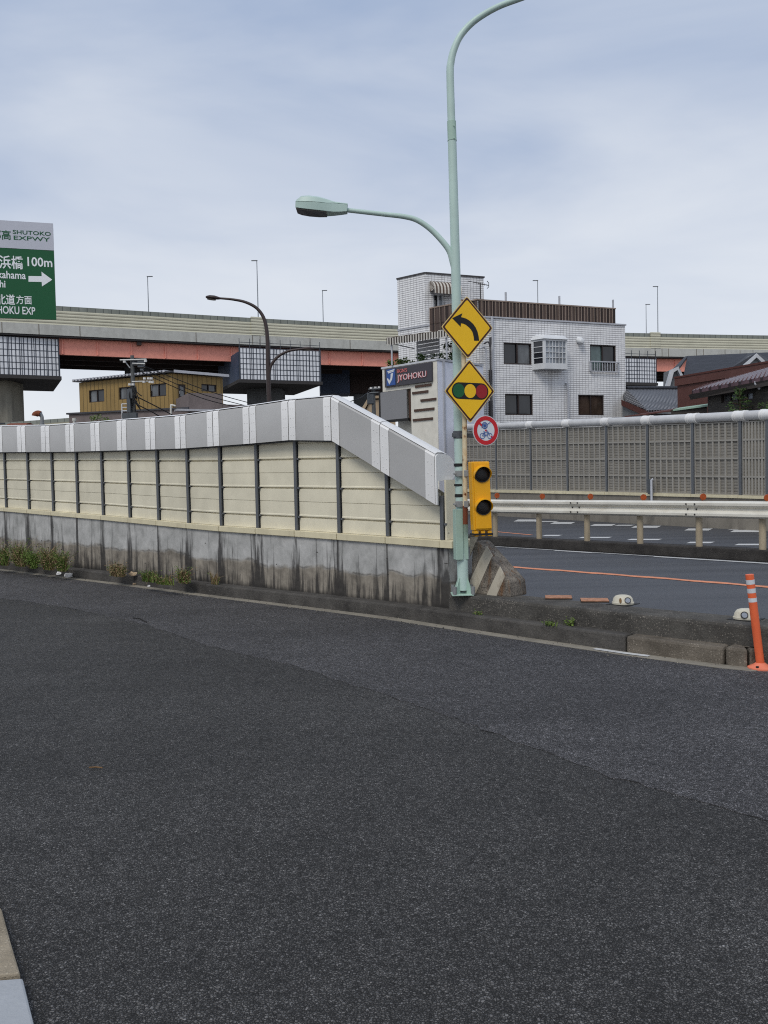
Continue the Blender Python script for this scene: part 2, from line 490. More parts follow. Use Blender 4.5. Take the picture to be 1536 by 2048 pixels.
def wedge_mat():
    t = NT('rust stained wedge concrete'); v = t.mapping(); a = t.noise(v, 7, 6, .65)
    c = t.ramp(a, [(.3, lin(84, 80, 75)), (.55, lin(128, 120, 110)), (.75, lin(160, 151, 136))])
    st = t.noise(t.mapping(scale=(14, 14, 2.2), loc=(3, 1, 0)), 1.0, 4, .6)
    c = t.mix(t.ramp(st, [(.52, 0.0), (.66, .75)]), c, lin(112, 80, 52))
    f = t.noise(v, 60, 4, .75); c = t.mix(t.ramp(f, [(.36, .75), (.5, 0.0)]), c, lin(34, 32, 30)); t.bump(f, .8, .015)
    return t.finish(c, .93, 0, .2)
M['wedge'] = wedge_mat()
M['gutter'] = plain('gutter concrete', lin(136, 130, 118), .9, var=.35, scale=2.5, bump=.3)
M['pavement'] = plain('grey pavement concrete', lin(158, 161, 164), .9, var=.12, scale=4, fine=60, bump=.3)
M['pebble_kerb'] = weathered('buff pebbled kerb', lin(118, 108, 92), lin(168, 156, 136), lin(196, 184, 162), .6, 90)
M['white_paint'] = plain('road paint white', lin(196, 196, 194), .7, var=.2, fine=40)
M['worn_paint'] = plain('worn road paint', lin(178, 176, 170), .8, var=.3, scale=6, fine=40)
M['orange_paint'] = plain('road paint orange', lin(218, 142, 104), .7, var=.3, scale=5, fine=40)
M['cream'] = grimy('cream painted steel', lin(220, 213, 190), lin(196, 188, 166), .5, .22, (7, 7, .8))
M['cream_sill'] = grimy('cream sill steel', lin(216, 206, 174), lin(150, 138, 112), .5, .35, (5, 5, .8))
M['post_steel'] = plain('dark grey post steel', lin(98, 101, 105), .5, .2, .12)
M['cap_grey'] = plain('brushed aluminium sheet', lin(178, 177, 175), .55, .1, .07, 3, 40)
M['cap_white'] = plain('pale folded aluminium', lin(230, 229, 227), .55, .05, .06, 3, 40)
M['joint_dark'] = plain('dark joint sealant', lin(58, 56, 54), .8)
M['green_steel'] = grimy('mint green lamp paint', lin(184, 206, 198), lin(160, 184, 176), .42, .4, (4, 4, .6))
M['green_old'] = grimy('faded mint green paint', lin(168, 194, 180), lin(136, 160, 146), .55, .45, (9, 9, 1.2))
M['lens'] = plain('smoked lamp glass', lin(72, 62, 50), .25, 0, .2)
def rusty():
    t = NT('rusting cream pipe'); v = t.mapping(scale=(1, 1, .7)); a = t.noise(v, 14, 5, .6); s2 = t.noise(t.mapping(scale=(9, 9, 1)), 4, 4, .6)
    f = t.ramp(t.math('ADD', t.math('MULTIPLY', a, .7), t.math('MULTIPLY', s2, .3)), [(.54, 0.0), (.6, 1.0)])
    halo = t.ramp(a, [(.42, 0.0), (.62, .7)])
    c = t.mix(halo, lin(212, 198, 166), lin(196, 158, 108)); c = t.mix(f, c, lin(112, 62, 34))
    return t.finish(c, .7, 0, .3)
M['rusty'] = rusty()
M['rust'] = plain('brown rust', lin(120, 66, 42), .85, 0, .35, 8)
M['galv'] = plain('galvanised steel', lin(150, 152, 152), .5, .5, .15)
M['black'] = plain('black rubber', lin(28, 27, 27), .6)
M['sign_yellow'] = plain('yellow sign sheeting', lin(238, 188, 18), .4, 0, .06, 2, 9)
M['sign_edge'] = plain('pale sign edge', lin(214, 186, 120), .5)
M['sign_brown'] = plain('dark sign border', lin(62, 26, 18), .5)
M['sign_black'] = plain('black sign ink', lin(16, 14, 16), .5)
M['sign_green'] = plain('green sign ink', lin(4, 88, 48), .4)
M['sign_red'] = plain('deep red sign ink', lin(152, 22, 30), .4)
M['red'] = plain('red sign ring', lin(196, 26, 36), .4)
M['sign_white'] = plain('white sign sheeting', lin(214, 218, 222), .45, 0, .05)
M['sign_blue'] = plain('blue sign ink', lin(40, 84, 156), .45)
M['signal_yellow'] = plain('amber housing paint', lin(228, 164, 20), .38, 0, .08, 3)
M['signal_glass'] = plain('unlit signal lens', lin(34, 32, 32), .2, 0, .3, 60, 120, .5)
M['highway_green'] = plain('green highway sheeting', lin(0, 84, 44), .4, 0, .07, .6, 5)
M['highway_grey'] = plain('silver highway sheeting', lin(190, 192, 202), .4, 0, .04)
M['highway_white'] = plain('white reflective letters', lin(232, 234, 236), .4, 0, .03)
M['orange'] = plain('orange plastic', lin(230, 106, 64), .5, 0, .14, 6)
M['orange_base'] = plain('faded orange rubber', lin(232, 130, 100), .6, 0, .18, 8)
M['reflect'] = plain('silver reflective tape', lin(206, 208, 212), .35, 0, .1)
M['reflector'] = plain('orange reflector', lin(166, 76, 30), .3, 0, .25, 20)
M['rail_white'] = grimy('white guardrail paint', lin(224, 220, 208), lin(168, 156, 134), .4, .4, (1.5, 1.5, 5))
M['rail_post'] = grimy('dirty cream post paint', lin(168, 154, 130), lin(96, 84, 70), .6, .6, (9, 9, 2))
M['tube_cap'] = grimy('pale grey tube', lin(196, 196, 196), lin(150, 150, 150), .5, .4, (.8, .8, 3))
M['louvre_frame'] = plain('dusty taupe rib', lin(152, 148, 140), .6, 0, .15)
def louvre():
    t = NT('louvred steel'); uvn = t.n('ShaderNodeUVMap'); w = t.n('ShaderNodeTexWave', wave_type='BANDS', bands_direction='Y', wave_profile='SAW')
    w.inputs['Scale'].default_value = 3.4; w.inputs['Distortion'].default_value = .15; t.l(uvn.outputs[0], w.inputs['Vector'])
    n = t.noise(t.mapping(), 1.2, 4)
    c = t.ramp(w.outputs['Fac'], [(0.0, lin(74, 71, 67)), (.35, lin(140, 136, 128)), (1.0, lin(158, 153, 144))])
    c = t.mix(1.0, c, t.ramp(n, [(.3, .8), (.7, 1.1)]), 'MULTIPLY')
    t.bump(w.outputs['Fac'], .6, .02)
    return t.finish(c, .65, 0, .3)
M['louvre'] = louvre()
M['old_concrete'] = grimy('grey weathered concrete', lin(132, 126, 116), lin(64, 60, 56), .9, .7, (2.2, 2.2, .5), .2)
M['viaduct_concrete'] = grimy('pale parapet concrete', lin(190, 190, 184), lin(142, 140, 134), .85, .45, (.9, .9, .25), .2)
M['red_girder'] = grimy('salmon red girder paint', lin(240, 158, 138), lin(208, 130, 112), .6, .4, (.5, .5, .2))
M['dark_girder'] = plain('dark brown girder paint', lin(58, 46, 44), .8, 0, .3, .6)  # dark tone for inner girders, brackets and a rear pier head
M['soffit'] = plain('dark deck soffit', lin(62, 60, 60), .9, 0, .3, .5)  # dark tone for the deck slab and pier head trays
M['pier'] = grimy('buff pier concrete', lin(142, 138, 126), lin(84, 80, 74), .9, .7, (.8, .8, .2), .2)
M['dark_pier'] = grimy('dark grey pier concrete', lin(96, 98, 100), lin(60, 60, 62), .9, .7, (.8, .8, .2), .2)  # darker grey version of the pier concrete
M['blue_dark'] = plain('dark blue cladding', lin(62, 74, 96), .7, 0, .25, .7)
def hlines(name, a, b, scale, lo=.1, hi=.25):         # horizontal ribs by UV height
    t = NT(name); uvn = t.n('ShaderNodeUVMap'); w = t.n('ShaderNodeTexWave', wave_type='BANDS', bands_direction='Y', wave_profile='SIN')
    w.inputs['Scale'].default_value = scale; t.l(uvn.outputs[0], w.inputs['Vector'])
    n = t.ramp(t.noise(t.mapping(), .5, 5), [(.3, .9), (.7, 1.05)])
    c = t.mix(1.0, t.ramp(w.outputs['Fac'], [(lo, b), (hi, a)]), n, 'MULTIPLY'); t.bump(w.outputs['Fac'], .5, .05)
    return t.finish(c, .6, 0, .3)
M['fence_cream'] = hlines('ribbed cream fence', lin(206, 203, 182), lin(142, 138, 122), .98, .06, .3)
def vlines(name, a, b, scale, lo=.1, hi=.3, rough=.6, bump=.6, prof='SIN'):
    t = NT(name); uvn = t.n('ShaderNodeUVMap'); w = t.n('ShaderNodeTexWave', wave_type='BANDS', bands_direction='X', wave_profile=prof)
    w.inputs['Scale'].default_value = scale; t.l(uvn.outputs[0], w.inputs['Vector'])
    n = t.ramp(t.noise(t.mapping(scale=(1, 1, .4)), 1.0, 5), [(.3, .85), (.7, 1.08)])
    c = t.mix(1.0, t.ramp(w.outputs['Fac'], [(lo, b), (hi, a)]), n, 'MULTIPLY'); t.bump(w.outputs['Fac'], bump, .03)
    return t.finish(c, rough, 0, .3)
M['glass_band'] = vlines('grey fence band', lin(132, 136, 128), lin(92, 96, 92), .4, .01, .04)
M['clad'] = vlines('ribbed pier cladding', lin(222, 224, 228), lin(84, 88, 98), .85, .12, .28)
M['clad_line'] = plain('dark cladding joint', lin(62, 68, 78), .7)
M['ochre'] = vlines('ochre steel siding', lin(150, 124, 76), lin(110, 91, 54), .75, .03, .12)
M['mauve_wall'] = grimy('mauve grey render', lin(124, 114, 112), lin(92, 84, 82), .9, .5, (.9, .9, .25), .2)
M['roof_edge'] = plain('dark roof edge', lin(74, 74, 78), .5, .3)
M['pale_edge'] = plain('pale roof flashing', lin(190, 190, 194), .5, .2)
def tile():
    t = NT('white glazed tile'); uvn = t.n('ShaderNodeUVMap')
    b = t.n('ShaderNodeTexBrick'); b.offset = 0.0; b.squash = 1.0
    b.inputs['Scale'].default_value = 1.0; b.inputs['Brick Width'].default_value = .195; b.inputs['Row Height'].default_value = .112
    b.inputs['Mortar Size'].default_value = .0085; b.inputs['Mortar Smooth'].default_value = .1; b.inputs['Bias'].default_value = -.3
    b.inputs['Color1'].default_value = lin(238, 238, 238); b.inputs['Color2'].default_value = lin(222, 222, 224); b.inputs['Mortar'].default_value = lin(140, 139, 140)
    wob = t.n('ShaderNodeTexNoise'); wob.inputs['Scale'].default_value = 1.5; t.l(uvn.outputs[0], wob.inputs['Vector'])
    ad = t.n('ShaderNodeVectorMath', operation='MULTIPLY_ADD'); ad.inputs[1].default_value = (.012, .012, 0); t.l(wob.outputs['Color'], ad.inputs[0]); t.l(uvn.outputs[0], ad.inputs[2])
    t.l(ad.outputs[0], b.inputs['Vector'])
    sv = t.noise(t.mapping(scale=(2.5, 2.5, .3)), 1.0, 5, .6)
    c = t.mix(t.ramp(sv, [(.55, 0.0), (.85, .45)]), b.outputs['Color'], lin(120, 112, 104))
    sy_ = t.n('ShaderNodeSeparateXYZ'); t.l(ad.outputs[0], sy_.inputs[0]); fy = t.math('FRACT', t.math('DIVIDE', sy_.outputs['Y'], .112))
    c = t.mix(t.ramp(fy, [(.0, .6), (.17, .6), (.23, 0.0), (.95, 0.0), (1.0, .6)]), c, lin(110, 109, 112))  # row joints, with the shadow line along each row painted into the colour
    t.bump(b.outputs['Fac'], -.4, .01)
    return t.finish(c, .35, 0, .4)
M['tile'] = tile()
M['brown_corr'] = vlines('brown corrugated sheet', lin(84, 70, 64), lin(50, 40, 37), .75, .25, .6)
M['fence_trim'] = plain('taupe fence rib', lin(140, 124, 112), .6)
M['bronze'] = plain('bronze window frame', lin(52, 42, 40), .5, .2)
M['white_frame'] = plain('white window frame', lin(212, 214, 216), .5)
def glass(name, col, rough=.06, blotch=.5):
    t = NT(name); n = t.noise(t.mapping(scale=(1, 1, .5)), 1.6, 3)
    c = t.ramp(n, [(.35, tuple(x * (1 - blotch) for x in col[:3]) + (1,)), (.65, col)])
    return t.finish(c, rough, 0, .6)
M['glass'] = glass('dark window glass', lin(44, 46, 52))
M['glass_brown'] = glass('brown blind behind glass', lin(74, 62, 54))
M['glass_teal'] = glass('teal curtain behind glass', lin(96, 116, 116))
M['glass_lace'] = glass('lace curtain behind glass', lin(150, 158, 168), .1, .6)
M['glass_grey'] = glass('hazy window glass', lin(104, 108, 112), .1, .6)
M['stripe'] = vlines('striped awning canvas', lin(200, 194, 184), lin(92, 76, 66), 1.6, .45, .55, .8, 0.0)
M['scallop'] = vlines('scalloped valance', lin(196, 192, 184), lin(62, 56, 52), 2.1, .45, .55, .8, 0.0)
M['shop_cream'] = grimy('cream shop render', lin(222, 218, 206), lin(186, 178, 164), .85, .35, (1.2, 1.2, .4), .2)
M['lavender'] = plain('pale lavender sheet', lin(216, 219, 230), .6, 0, .05)
M['board'] = plain('charcoal sign board', lin(66, 64, 70), .5, 0, .1)
M['logo_blue'] = plain('blue logo plate', lin(48, 84, 150), .45)
M['logo_white'] = plain('white logo shape', lin(216, 218, 222), .5, 0, .03)
M['letter_red'] = plain('coral letter face', lin(216, 120, 118), .5, 0, .1)
M['letter_pale'] = plain('pale letter face', lin(222, 206, 208), .5, 0, .1)
M['dark_brown'] = plain('dark brown slat', lin(78, 58, 48), .7)
M['screen'] = plain('grey blank screen', lin(132, 132, 134), .7, 0, .04, .8)
M['pipe_grey'] = plain('grey pipe', lin(178, 180, 186), .5)
M['pipe_dark'] = plain('dark pipe', lin(70, 68, 70), .6)
def shingles(name, a, b, uw, vh, bump=.8):
    t = NT(name); uvn = t.n('ShaderNodeUVMap'); k = t.n('ShaderNodeTexBrick'); k.offset = .5
    k.inputs['Scale'].default_value = 1.0; k.inputs['Brick Width'].default_value = uw; k.inputs['Row Height'].default_value = vh
    k.inputs['Mortar Size'].default_value = vh * .09; k.inputs['Mortar Smooth'].default_value = .6
    k.inputs['Color1'].default_value = a; k.inputs['Color2'].default_value = b; k.inputs['Mortar'].default_value = tuple(c * .35 for c in a[:3]) + (1,)
    t.l(uvn.outputs[0], k.inputs['Vector']); t.bump(k.outputs['Fac'], -bump, .04)
    return t.finish(k.outputs['Color'], .6, 0, .35)
M['slate'] = shingles('black slate shingles', lin(38, 38, 42), lin(52, 52, 57), .5, .22)
def kawara():
    t = NT('grey wave tiles'); uvn = t.n('ShaderNodeUVMap')
    a = t.n('ShaderNodeTexWave', wave_type='BANDS', bands_direction='X'); a.inputs['Scale'].default_value = 1.1; t.l(uvn.outputs[0], a.inputs['Vector'])
    b = t.n('ShaderNodeTexWave', wave_type='BANDS', bands_direction='Y', wave_profile='SAW'); b.inputs['Scale'].default_value = 1.25; t.l(uvn.outputs[0], b.inputs['Vector'])
    k = t.math('MULTIPLY', a.outputs['Fac'], b.outputs['Fac'])
    c = t.ramp(k, [(.02, lin(40, 40, 44)), (.3, lin(92, 92, 96)), (.8, lin(150, 150, 152))])
    t.bump(t.math('ADD', a.outputs['Fac'], b.outputs['Fac']), .7, .05)
    return t.finish(c, .4, 0, .4)
M['kawara'] = kawara()
M['barge'] = plain('red brown barge board', lin(88, 52, 46), .7)
M['choc'] = grimy('chocolate metal siding', lin(96, 62, 56), lin(70, 44, 40), .6, .5, (.8, .8, .3))
M['maroon_roof'] = vlines('maroon standing seam roof', lin(96, 74, 80), lin(50, 36, 40), .75, .1, .3, .35)
M['dark_brick'] = shingles('dark brick', lin(72, 68, 62), lin(54, 50, 46), .21, .075, .5)
M['trim_white'] = plain('white gable trim', lin(196, 198, 202), .6)
M['trim_grey'] = plain('grey gable wall', lin(124, 126, 128), .8)
M['mint_sheet'] = plain('pale mint sheet roof', lin(150, 176, 158), .6, 0, .15)
M['dark_wood'] = plain('dark weathered wood', lin(66, 60, 56), .8)
M['pole_dark'] = plain('utility pole concrete', lin(92, 94, 94), .85, 0, .25, 2)
M['steel_dark'] = plain('dark equipment steel', lin(86, 90, 94), .5, .3, .2, 5)
M['insulator'] = plain('white porcelain', lin(216, 214, 210), .3)
M['wire'] = plain('black cable', lin(22, 22, 24), .6)
M['brown_lamp'] = plain('dark brown lamp paint', lin(60, 48, 46), .45, 0, .12)
M['mast'] = plain('thin grey mast', lin(150, 156, 162), .5, .1)
M['ac'] = plain('off white unit', lin(206, 204, 196), .5)
M['beige'] = grimy('beige render', lin(176, 156, 130), lin(124, 106, 86), .9, .4, (.8, .8, .3), .2)
M['delin'] = plain('dusty cream plastic', lin(196, 190, 172), .5, 0, .14, 12)
M['delin_lens'] = plain('clear bead lens', lin(150, 156, 166), .15, 0, .3, 60)
M['brick_plate'] = plain('faded terracotta plate', lin(172, 124, 96), .8, 0, .5, 14)
M['paper'] = plain('white litter', lin(216, 214, 212), .8)
M['twig'] = plain('dry twig', lin(120, 92, 60), .9)
M['twig_dark'] = plain('dark twig', lin(34, 32, 30), .9)
def leafmat(name, a, b):
    t = NT(name); n = t.noise(t.mapping(), 9, 3); c = t.ramp(n, [(.3, a), (.7, b)])
    return t.finish(c, .7, 0, .25)
M['leaf'] = leafmat('weed green', lin(62, 82, 34), lin(112, 130, 62))
M['leaf_bright'] = leafmat('fresh grass green', lin(66, 88, 36), lin(104, 124, 58))
M['straw'] = leafmat('dry straw', lin(104, 86, 62), lin(142, 124, 92))
M['leaf_dark'] = leafmat('dark shrub green', lin(36, 54, 28), lin(72, 96, 46))
M['bark'] = plain('bark', lin(74, 60, 48), .9)

# ------------------------------------------------------------------ ground, roads, kerbs
def sheet(name, pts, z, mat):
    mb = MB(); mb.poly([(x, y, z) for x, y in pts], [(x, y) for x, y in pts])
    return structure(mb.build(name, mat))
def slab(name, pts, z, mat):
    mb = MB(); n_ = len(pts)
    mb.poly([(x, y, z) for x, y in pts], [(x, y) for x, y in pts])
    for a, b in zip(pts, pts[1:] + pts[:1]): mb.poly([(*a, z - .006), (*b, z - .006), (*b, z), (*a, z)])
    return structure(mb.build(name, mat))
sheet('ground', [(-2000, -2000), (2000, -2000), (2000, 2000), (-2000, 2000)], -.012, M['ground'])
KERB = [(-19.0, 26.9), (-12.0, 20.6), (-7.83, 16.79), (-4.08, 13.5), (-2.58, 12.1), (-.83, 10.55), (.09, 9.72), (1.08, 8.65), (2.18, 7.53), (2.84, 6.93), (3.0, 6.82), (3.13, 6.86), (3.3, 7.1)]
WALL = offset_path(KERB, .2)
near = [(-40, -15), (30, -15), (30, 6)] + [(3.4, 7.0)] + KERB[::-1] + [(-30, 37), (-45, 37)]
sheet('road', near, -.004, M['asphalt'])
main_l = offset_path(KERB[:10], .45)
sheet('main_road', [(-3, 60)] + main_l + [(3.42, 7.3), (30.2, 6.4), (30, 60)], -.006, M['main_road'])
seam = [H(x, y) for x, y in [(-260, 1172), (0, 1196), (120, 1212), (270, 1243), (420, 1291), (600, 1334), (800, 1400), (950, 1452), (1200, 1545), (1536, 1640), (1900, 1745)]]
rnd = random.Random(4)
seam2 = []
for a, b in zip(seam[:-1], seam[1:]):
    for k in range(12):
        q = a.lerp(b, k / 12); seam2.append((q.x + rnd.uniform(-.02, .02), q.y + rnd.uniform(-.025, .025)))
gut = offset_path(KERB, -.14)
slab('road_patch', seam2 + [(6, 4.0), (6, 6.4), (3.6, 6.9)] + gut[::-1][1:], 0.0, M['asphalt_patch'])
# short open stretches of the joint along the edge of the newer asphalt
mb = MB()
for i, (a, b) in enumerate(zip(seam2[:-1], seam2[1:])):
    if i not in (25, 26, 44, 71, 85, 91, 98): continue
    w = .003 + .005 * rnd.random()
    mb.poly([(a[0], a[1] - w, .003), (b[0], b[1] - w, .003), (b[0], b[1] + w * .3, .003), (a[0], a[1] + w * .3, .003)])
structure(mb.build('road_joint', M['joint_dark']))

def strip_between(name, pa, pb, z, mat):
    mb = MB(); s = 0
    for i in range(len(pa) - 1):
        L = math.hypot(pa[i + 1][0] - pa[i][0], pa[i + 1][1] - pa[i][1])
        mb.poly([(*pa[i], z - .01), (*pa[i], z), (*pa[i + 1], z), (*pa[i + 1], z - .01)])
        mb.poly([(*pa[i], z), (*pb[i], z), (*pb[i + 1], z), (*pa[i + 1], z)], [(s, 0), (s, .1), (s + L, .1), (s + L, 0)]); s += L
    return structure(mb.build(name, mat))
strip_between('gutter_strip', gut, KERB, .004, M['gutter'])
def extrude_band(path_f, path_b, z0, z1, name, mat, bevel=.02, mats=None):
    mb = MB(); rings = [[(*f, z0), (*f, z1), (*b, z1), (*b, z0)] for f, b in zip(path_f, path_b)]
    mb.loft(rings)
    return structure(mb.build(name, mats or mat, bevel=bevel))
def densify(path, step=.6):
    out = []
    for a, b in zip(path[:-1], path[1:]):
        n = max(1, int(math.hypot(b[0] - a[0], b[1] - a[1]) / step))
        out += [(a[0] + (b[0] - a[0]) * k / n, a[1] + (b[1] - a[1]) * k / n) for k in range(n)]
    return out + [path[-1]]
kd = densify(KERB, .61)
cut = min(range(len(kd)), key=lambda i: abs(kd[i][0] - 2.18))
# kerb stones: older sooty run, then separate pebbled blocks near the nose
extrude_band(kd[:cut + 1], offset_path(kd, .21)[:cut + 1], -.02, .155, 'kerb', M['kerb'])
ko = offset_path(kd, .21)
for i in range(cut, len(kd) - 1):
    a, b = Vector(kd[i]), Vector(kd[i + 1]); c, d = Vector(ko[i]), Vector(ko[i + 1])
    g = (b - a).normalized() * .008
    extrude_band([tuple(a + g), tuple(b - g)], [tuple(c + g), tuple(d - g)], -.02, .15 + .006 * (i % 2), 'kerb', M['kerb_pale'], .025)
# low concrete median that carries the lamp, the wedge and the dome markers
bi = min(range(len(kd)), key=lambda i: abs(kd[i][0] - .55))
KM = KERB[:10] + [(3.6, 6.28)]; km = densify(KM, .61); bi = min(range(len(km)), key=lambda i: abs(km[i][0] - .55)); bf = offset_path(km, .15)[bi:]; bb = offset_path(km, .56)[bi:]
extrude_band(bf, bb, -.02, .335, 'median_block', M['block'], .03)

# road markings
def mark(name, pts, z, mat):
    mb = MB(); mb.poly([(*p[:2], z) for p in pts]); return structure(mb.build(name, mat))
og = [H(x, y) for x, y in [(1010, 1133), (1150, 1143), (1300, 1154.5), (1420, 1164), (1560, 1175.5), (1900, 1203)]]
mb = MB(); od = densify([(p.x, p.y) for p in og], .25)
for i in range(len(od) - 1):
    j0 = .035 * math.sin(i * 1.9); j1 = .035 * math.sin((i + 1) * 1.9)
    a, b = od[i], od[i + 1]
    mb.poly([(a[0], a[1] - .12 + j0, 0), (b[0], b[1] - .12 + j1, 0), (b[0], b[1] + .14 + j1, 0), (a[0], a[1] + .14 + j0, 0)])
structure(mb.build('road_marking', M['orange_paint']))
def line_px(pix, wid, mat, z=0.0):
    q = [H(x, y) for x, y in pix]
    a = [(p.x, p.y) for p in q]; b = offset_path(a, wid)
    mb = MB()
    for i in range(len(a) - 1): mb.poly([(*a[i], z), (*a[i + 1], z), (*b[i + 1], z), (*b[i], z)])
    structure(mb.build('road_marking', mat))
line_px([(1185, 1300), (1250, 1309.5), (1295, 1315)], .07, M['white_paint'], .009)
for x0, x1, y, h in [(1027, 1072, 1041, 4), (1100, 1142, 1046, 3.5), (1180, 1223, 1050, 3.5), (1262, 1314, 1053.5, 4), (1368, 1417, 1059, 4), (1460, 1518, 1062, 4.5), (1560, 1610, 1066, 4),
                     (1083, 1116, 1071, 2.5), (1156, 1216, 1075, 2.5), (1253, 1316, 1079, 2.5), (1372, 1421, 1085, 3), (1468, 1519, 1089, 3), (1068, 1110, 1043, 1.5), (1228, 1262, 1050.5, 1.8), (1455, 1475, 1058.5, 1.5)]:
    mark('road_marking', [H(x0, y + h / 2), H(x1, y + h / 2), H(x1 + 9, y - h / 2), H(x0 + 9, y - h / 2)], .001, M['white_paint'])
line_px([(985, 1063), (1060, 1070)], .12, M['orange_paint'])
# near pavement corner, bottom left
k1 = [H(x, y, .03) for x, y in [(-900, 1640), (-125, 1640), (4, 1818), (22, 1884), (41, 1947), (-900, 2020)]]
mb = MB(); mb.prism([(p.x, p.y, -.02) for p in k1], (0, 0, .05)); structure(mb.build('kerb', M['pebble_kerb'], bevel=.008))
k2 = [H(x, y, .03) for x, y in [(-900, 2028), (46, 1955), (58, 2005), (68, 2045), (84, 2120), (150, 2400), (-900, 2600)]]
mb = MB(); mb.prism([(p.x, p.y, -.02) for p in k2], (0, 0, .05)); structure(mb.build('pavement', M['pavement'], bevel=.008))

# ------------------------------------------------------------------ near noise barrier on its concrete wall
SILL = [(-400, 985), (0, 1014.5), (210, 1031), (420, 1050.5), (640, 1064), (882, 1080.6), (920, 1083)]
SILL_B = [(-400, 990), (0, 1022), (210, 1040.5), (420, 1061.5), (640, 1077), (885, 1096), (920, 1099)]
CAP_T = [(-400, 862), (0, 852.5), (96, 851.6), (191, 845.6), (246, 840.7), (364, 832), (429, 822.5), (502, 813), (579, 801.5), (662, 789), (759, 841.5), (875, 906.6), (905, 924)]
CAP_B = [(-400, 906), (0, 904.5), (148, 903.6), (246, 901), (364, 897.6), (429, 893), (502, 888), (579, 881), (662, 875.6), (759, 934.7), (882, 1010), (910, 1027)]
POST_PX = [-255, -206, -160, -117, -76, -33, 9.6, 55.5, 104, 153, 203.7, 257, 314.5, 374.6, 440, 513, 591, 676, 773, 882]
joints = []
for px in POST_PX:
    q = on_path(px, np.interp(px, [c[0] for c in SILL], [c[1] for c in SILL]), WALL)
    joints.append((q.x, q.y))
zs = [z_at(x, y, SILL) for x, y in joints]; zsb = [z_at(x, y, SILL_B) for x, y in joints]
zt = [z_at(x, y, CAP_T) for x, y in joints]; zb = [z_at(x, y, CAP_B) for x, y in joints]
# concrete wall
mb = MB(); TH = .42
back = offset_path(joints, TH)
for i in range(len(joints) - 1):
    (ax, ay), (bx, by) = joints[i], joints[i + 1]
    mb.poly([(ax, ay, .1), (bx, by, .1), (bx, by, zsb[i + 1]), (ax, ay, zsb[i])], [(i, 0), (i + 1, 0), (i + 1, 1), (i, 1)])
    cx, cy = back[i]; dx, dy = back[i + 1]
    mb.poly([(ax, ay, zsb[i]), (bx, by, zsb[i + 1]), (dx, dy, zsb[i + 1]), (cx, cy, zsb[i])], [(i, 1), (i + 1, 1), (i + 1, 1), (i, 1)])
    mb.poly([(dx, dy, -.02), (cx, cy, -.02), (cx, cy, zsb[i]), (dx, dy, zsb[i + 1])], [(i + 1, 0), (i, 0), (i, 1), (i + 1, 1)])
n = len(joints) - 1
# end: a darker return
e = Vector((joints[n][0] - joints[n - 1][0], joints[n][1] - joints[n - 1][1])).normalized()
E0 = (joints[n][0] + e.x * .12, joints[n][1] + e.y * .12); E1 = (back[n][0] + e.x * .12, back[n][1] + e.y * .12)
mb.poly([(*joints[n], .1), (*E0, .1), (*E0, zsb[n]), (*joints[n], zsb[n])], [(n, 0), (n + .06, 0), (n + .06, 1), (n, 1)])
mb.poly([(*E0, .1), (*E1, .1), (*E1, zsb[n]), (*E0, zsb[n])], [(n + .95, 0), (n + 1.05, 0), (n + 1.05, 1), (n + .95, 1)])
mb.poly([(*joints[n], zsb[n]), (*E0, zsb[n]), (*E1, zsb[n]), (*back[n], zsb[n])], [(n, 1)] * 4)
tag(mb.build('retaining_wall', M['stained_wall']), 'low grey concrete wall with black rain streaks, below the cream sound barrier', 'wall')
bar = thing('noise_barrier', 'cream panelled sound barrier with grey sheet cap, sloping down at its right end', 'noise barrier', (*joints[n], zs[n]))
# sill pieces
for i in range(len(joints) - 1):
    a, b = joints[i], joints[i + 1]
    fr = plan_frame(a, b)
    L = math.hypot(b[0] - a[0], b[1] - a[1])
    mb = MB()
    def sl(u, z, nn): 
        q = fr.p(u, 0, nn); return (q.x, q.y, z)
    last = i == len(joints) - 2
    e0, e1 = .006, L - .006 + (.0 if not last else 0)
    za, zc, ya, yc = zsb[i] + .002, zsb[i + 1] + .002, zs[i], zs[i + 1]
    mb.hexa([sl(e0, za, .03), sl(e1, zc, .03), sl(e1, zc, -.38), sl(e0, za, -.38), sl(e0, ya, .03), sl(e1, yc, .03), sl(e1, yc, -.38), sl(e0, ya, -.38)])
    mb.build('sill', M['cream_sill'], bar, bevel=.006)
fr = plan_frame(joints[n - 1], E0); LL = math.hypot(E0[0] - joints[n - 1][0], E0[1] - joints[n - 1][1]) - .12
mb = MB(); mb.fbox(fr, LL + .002, LL + .19, zsb[n] + .002, zs[n], -.38, .035); mb.build('sill', M['cream_sill'], bar, bevel=.006)
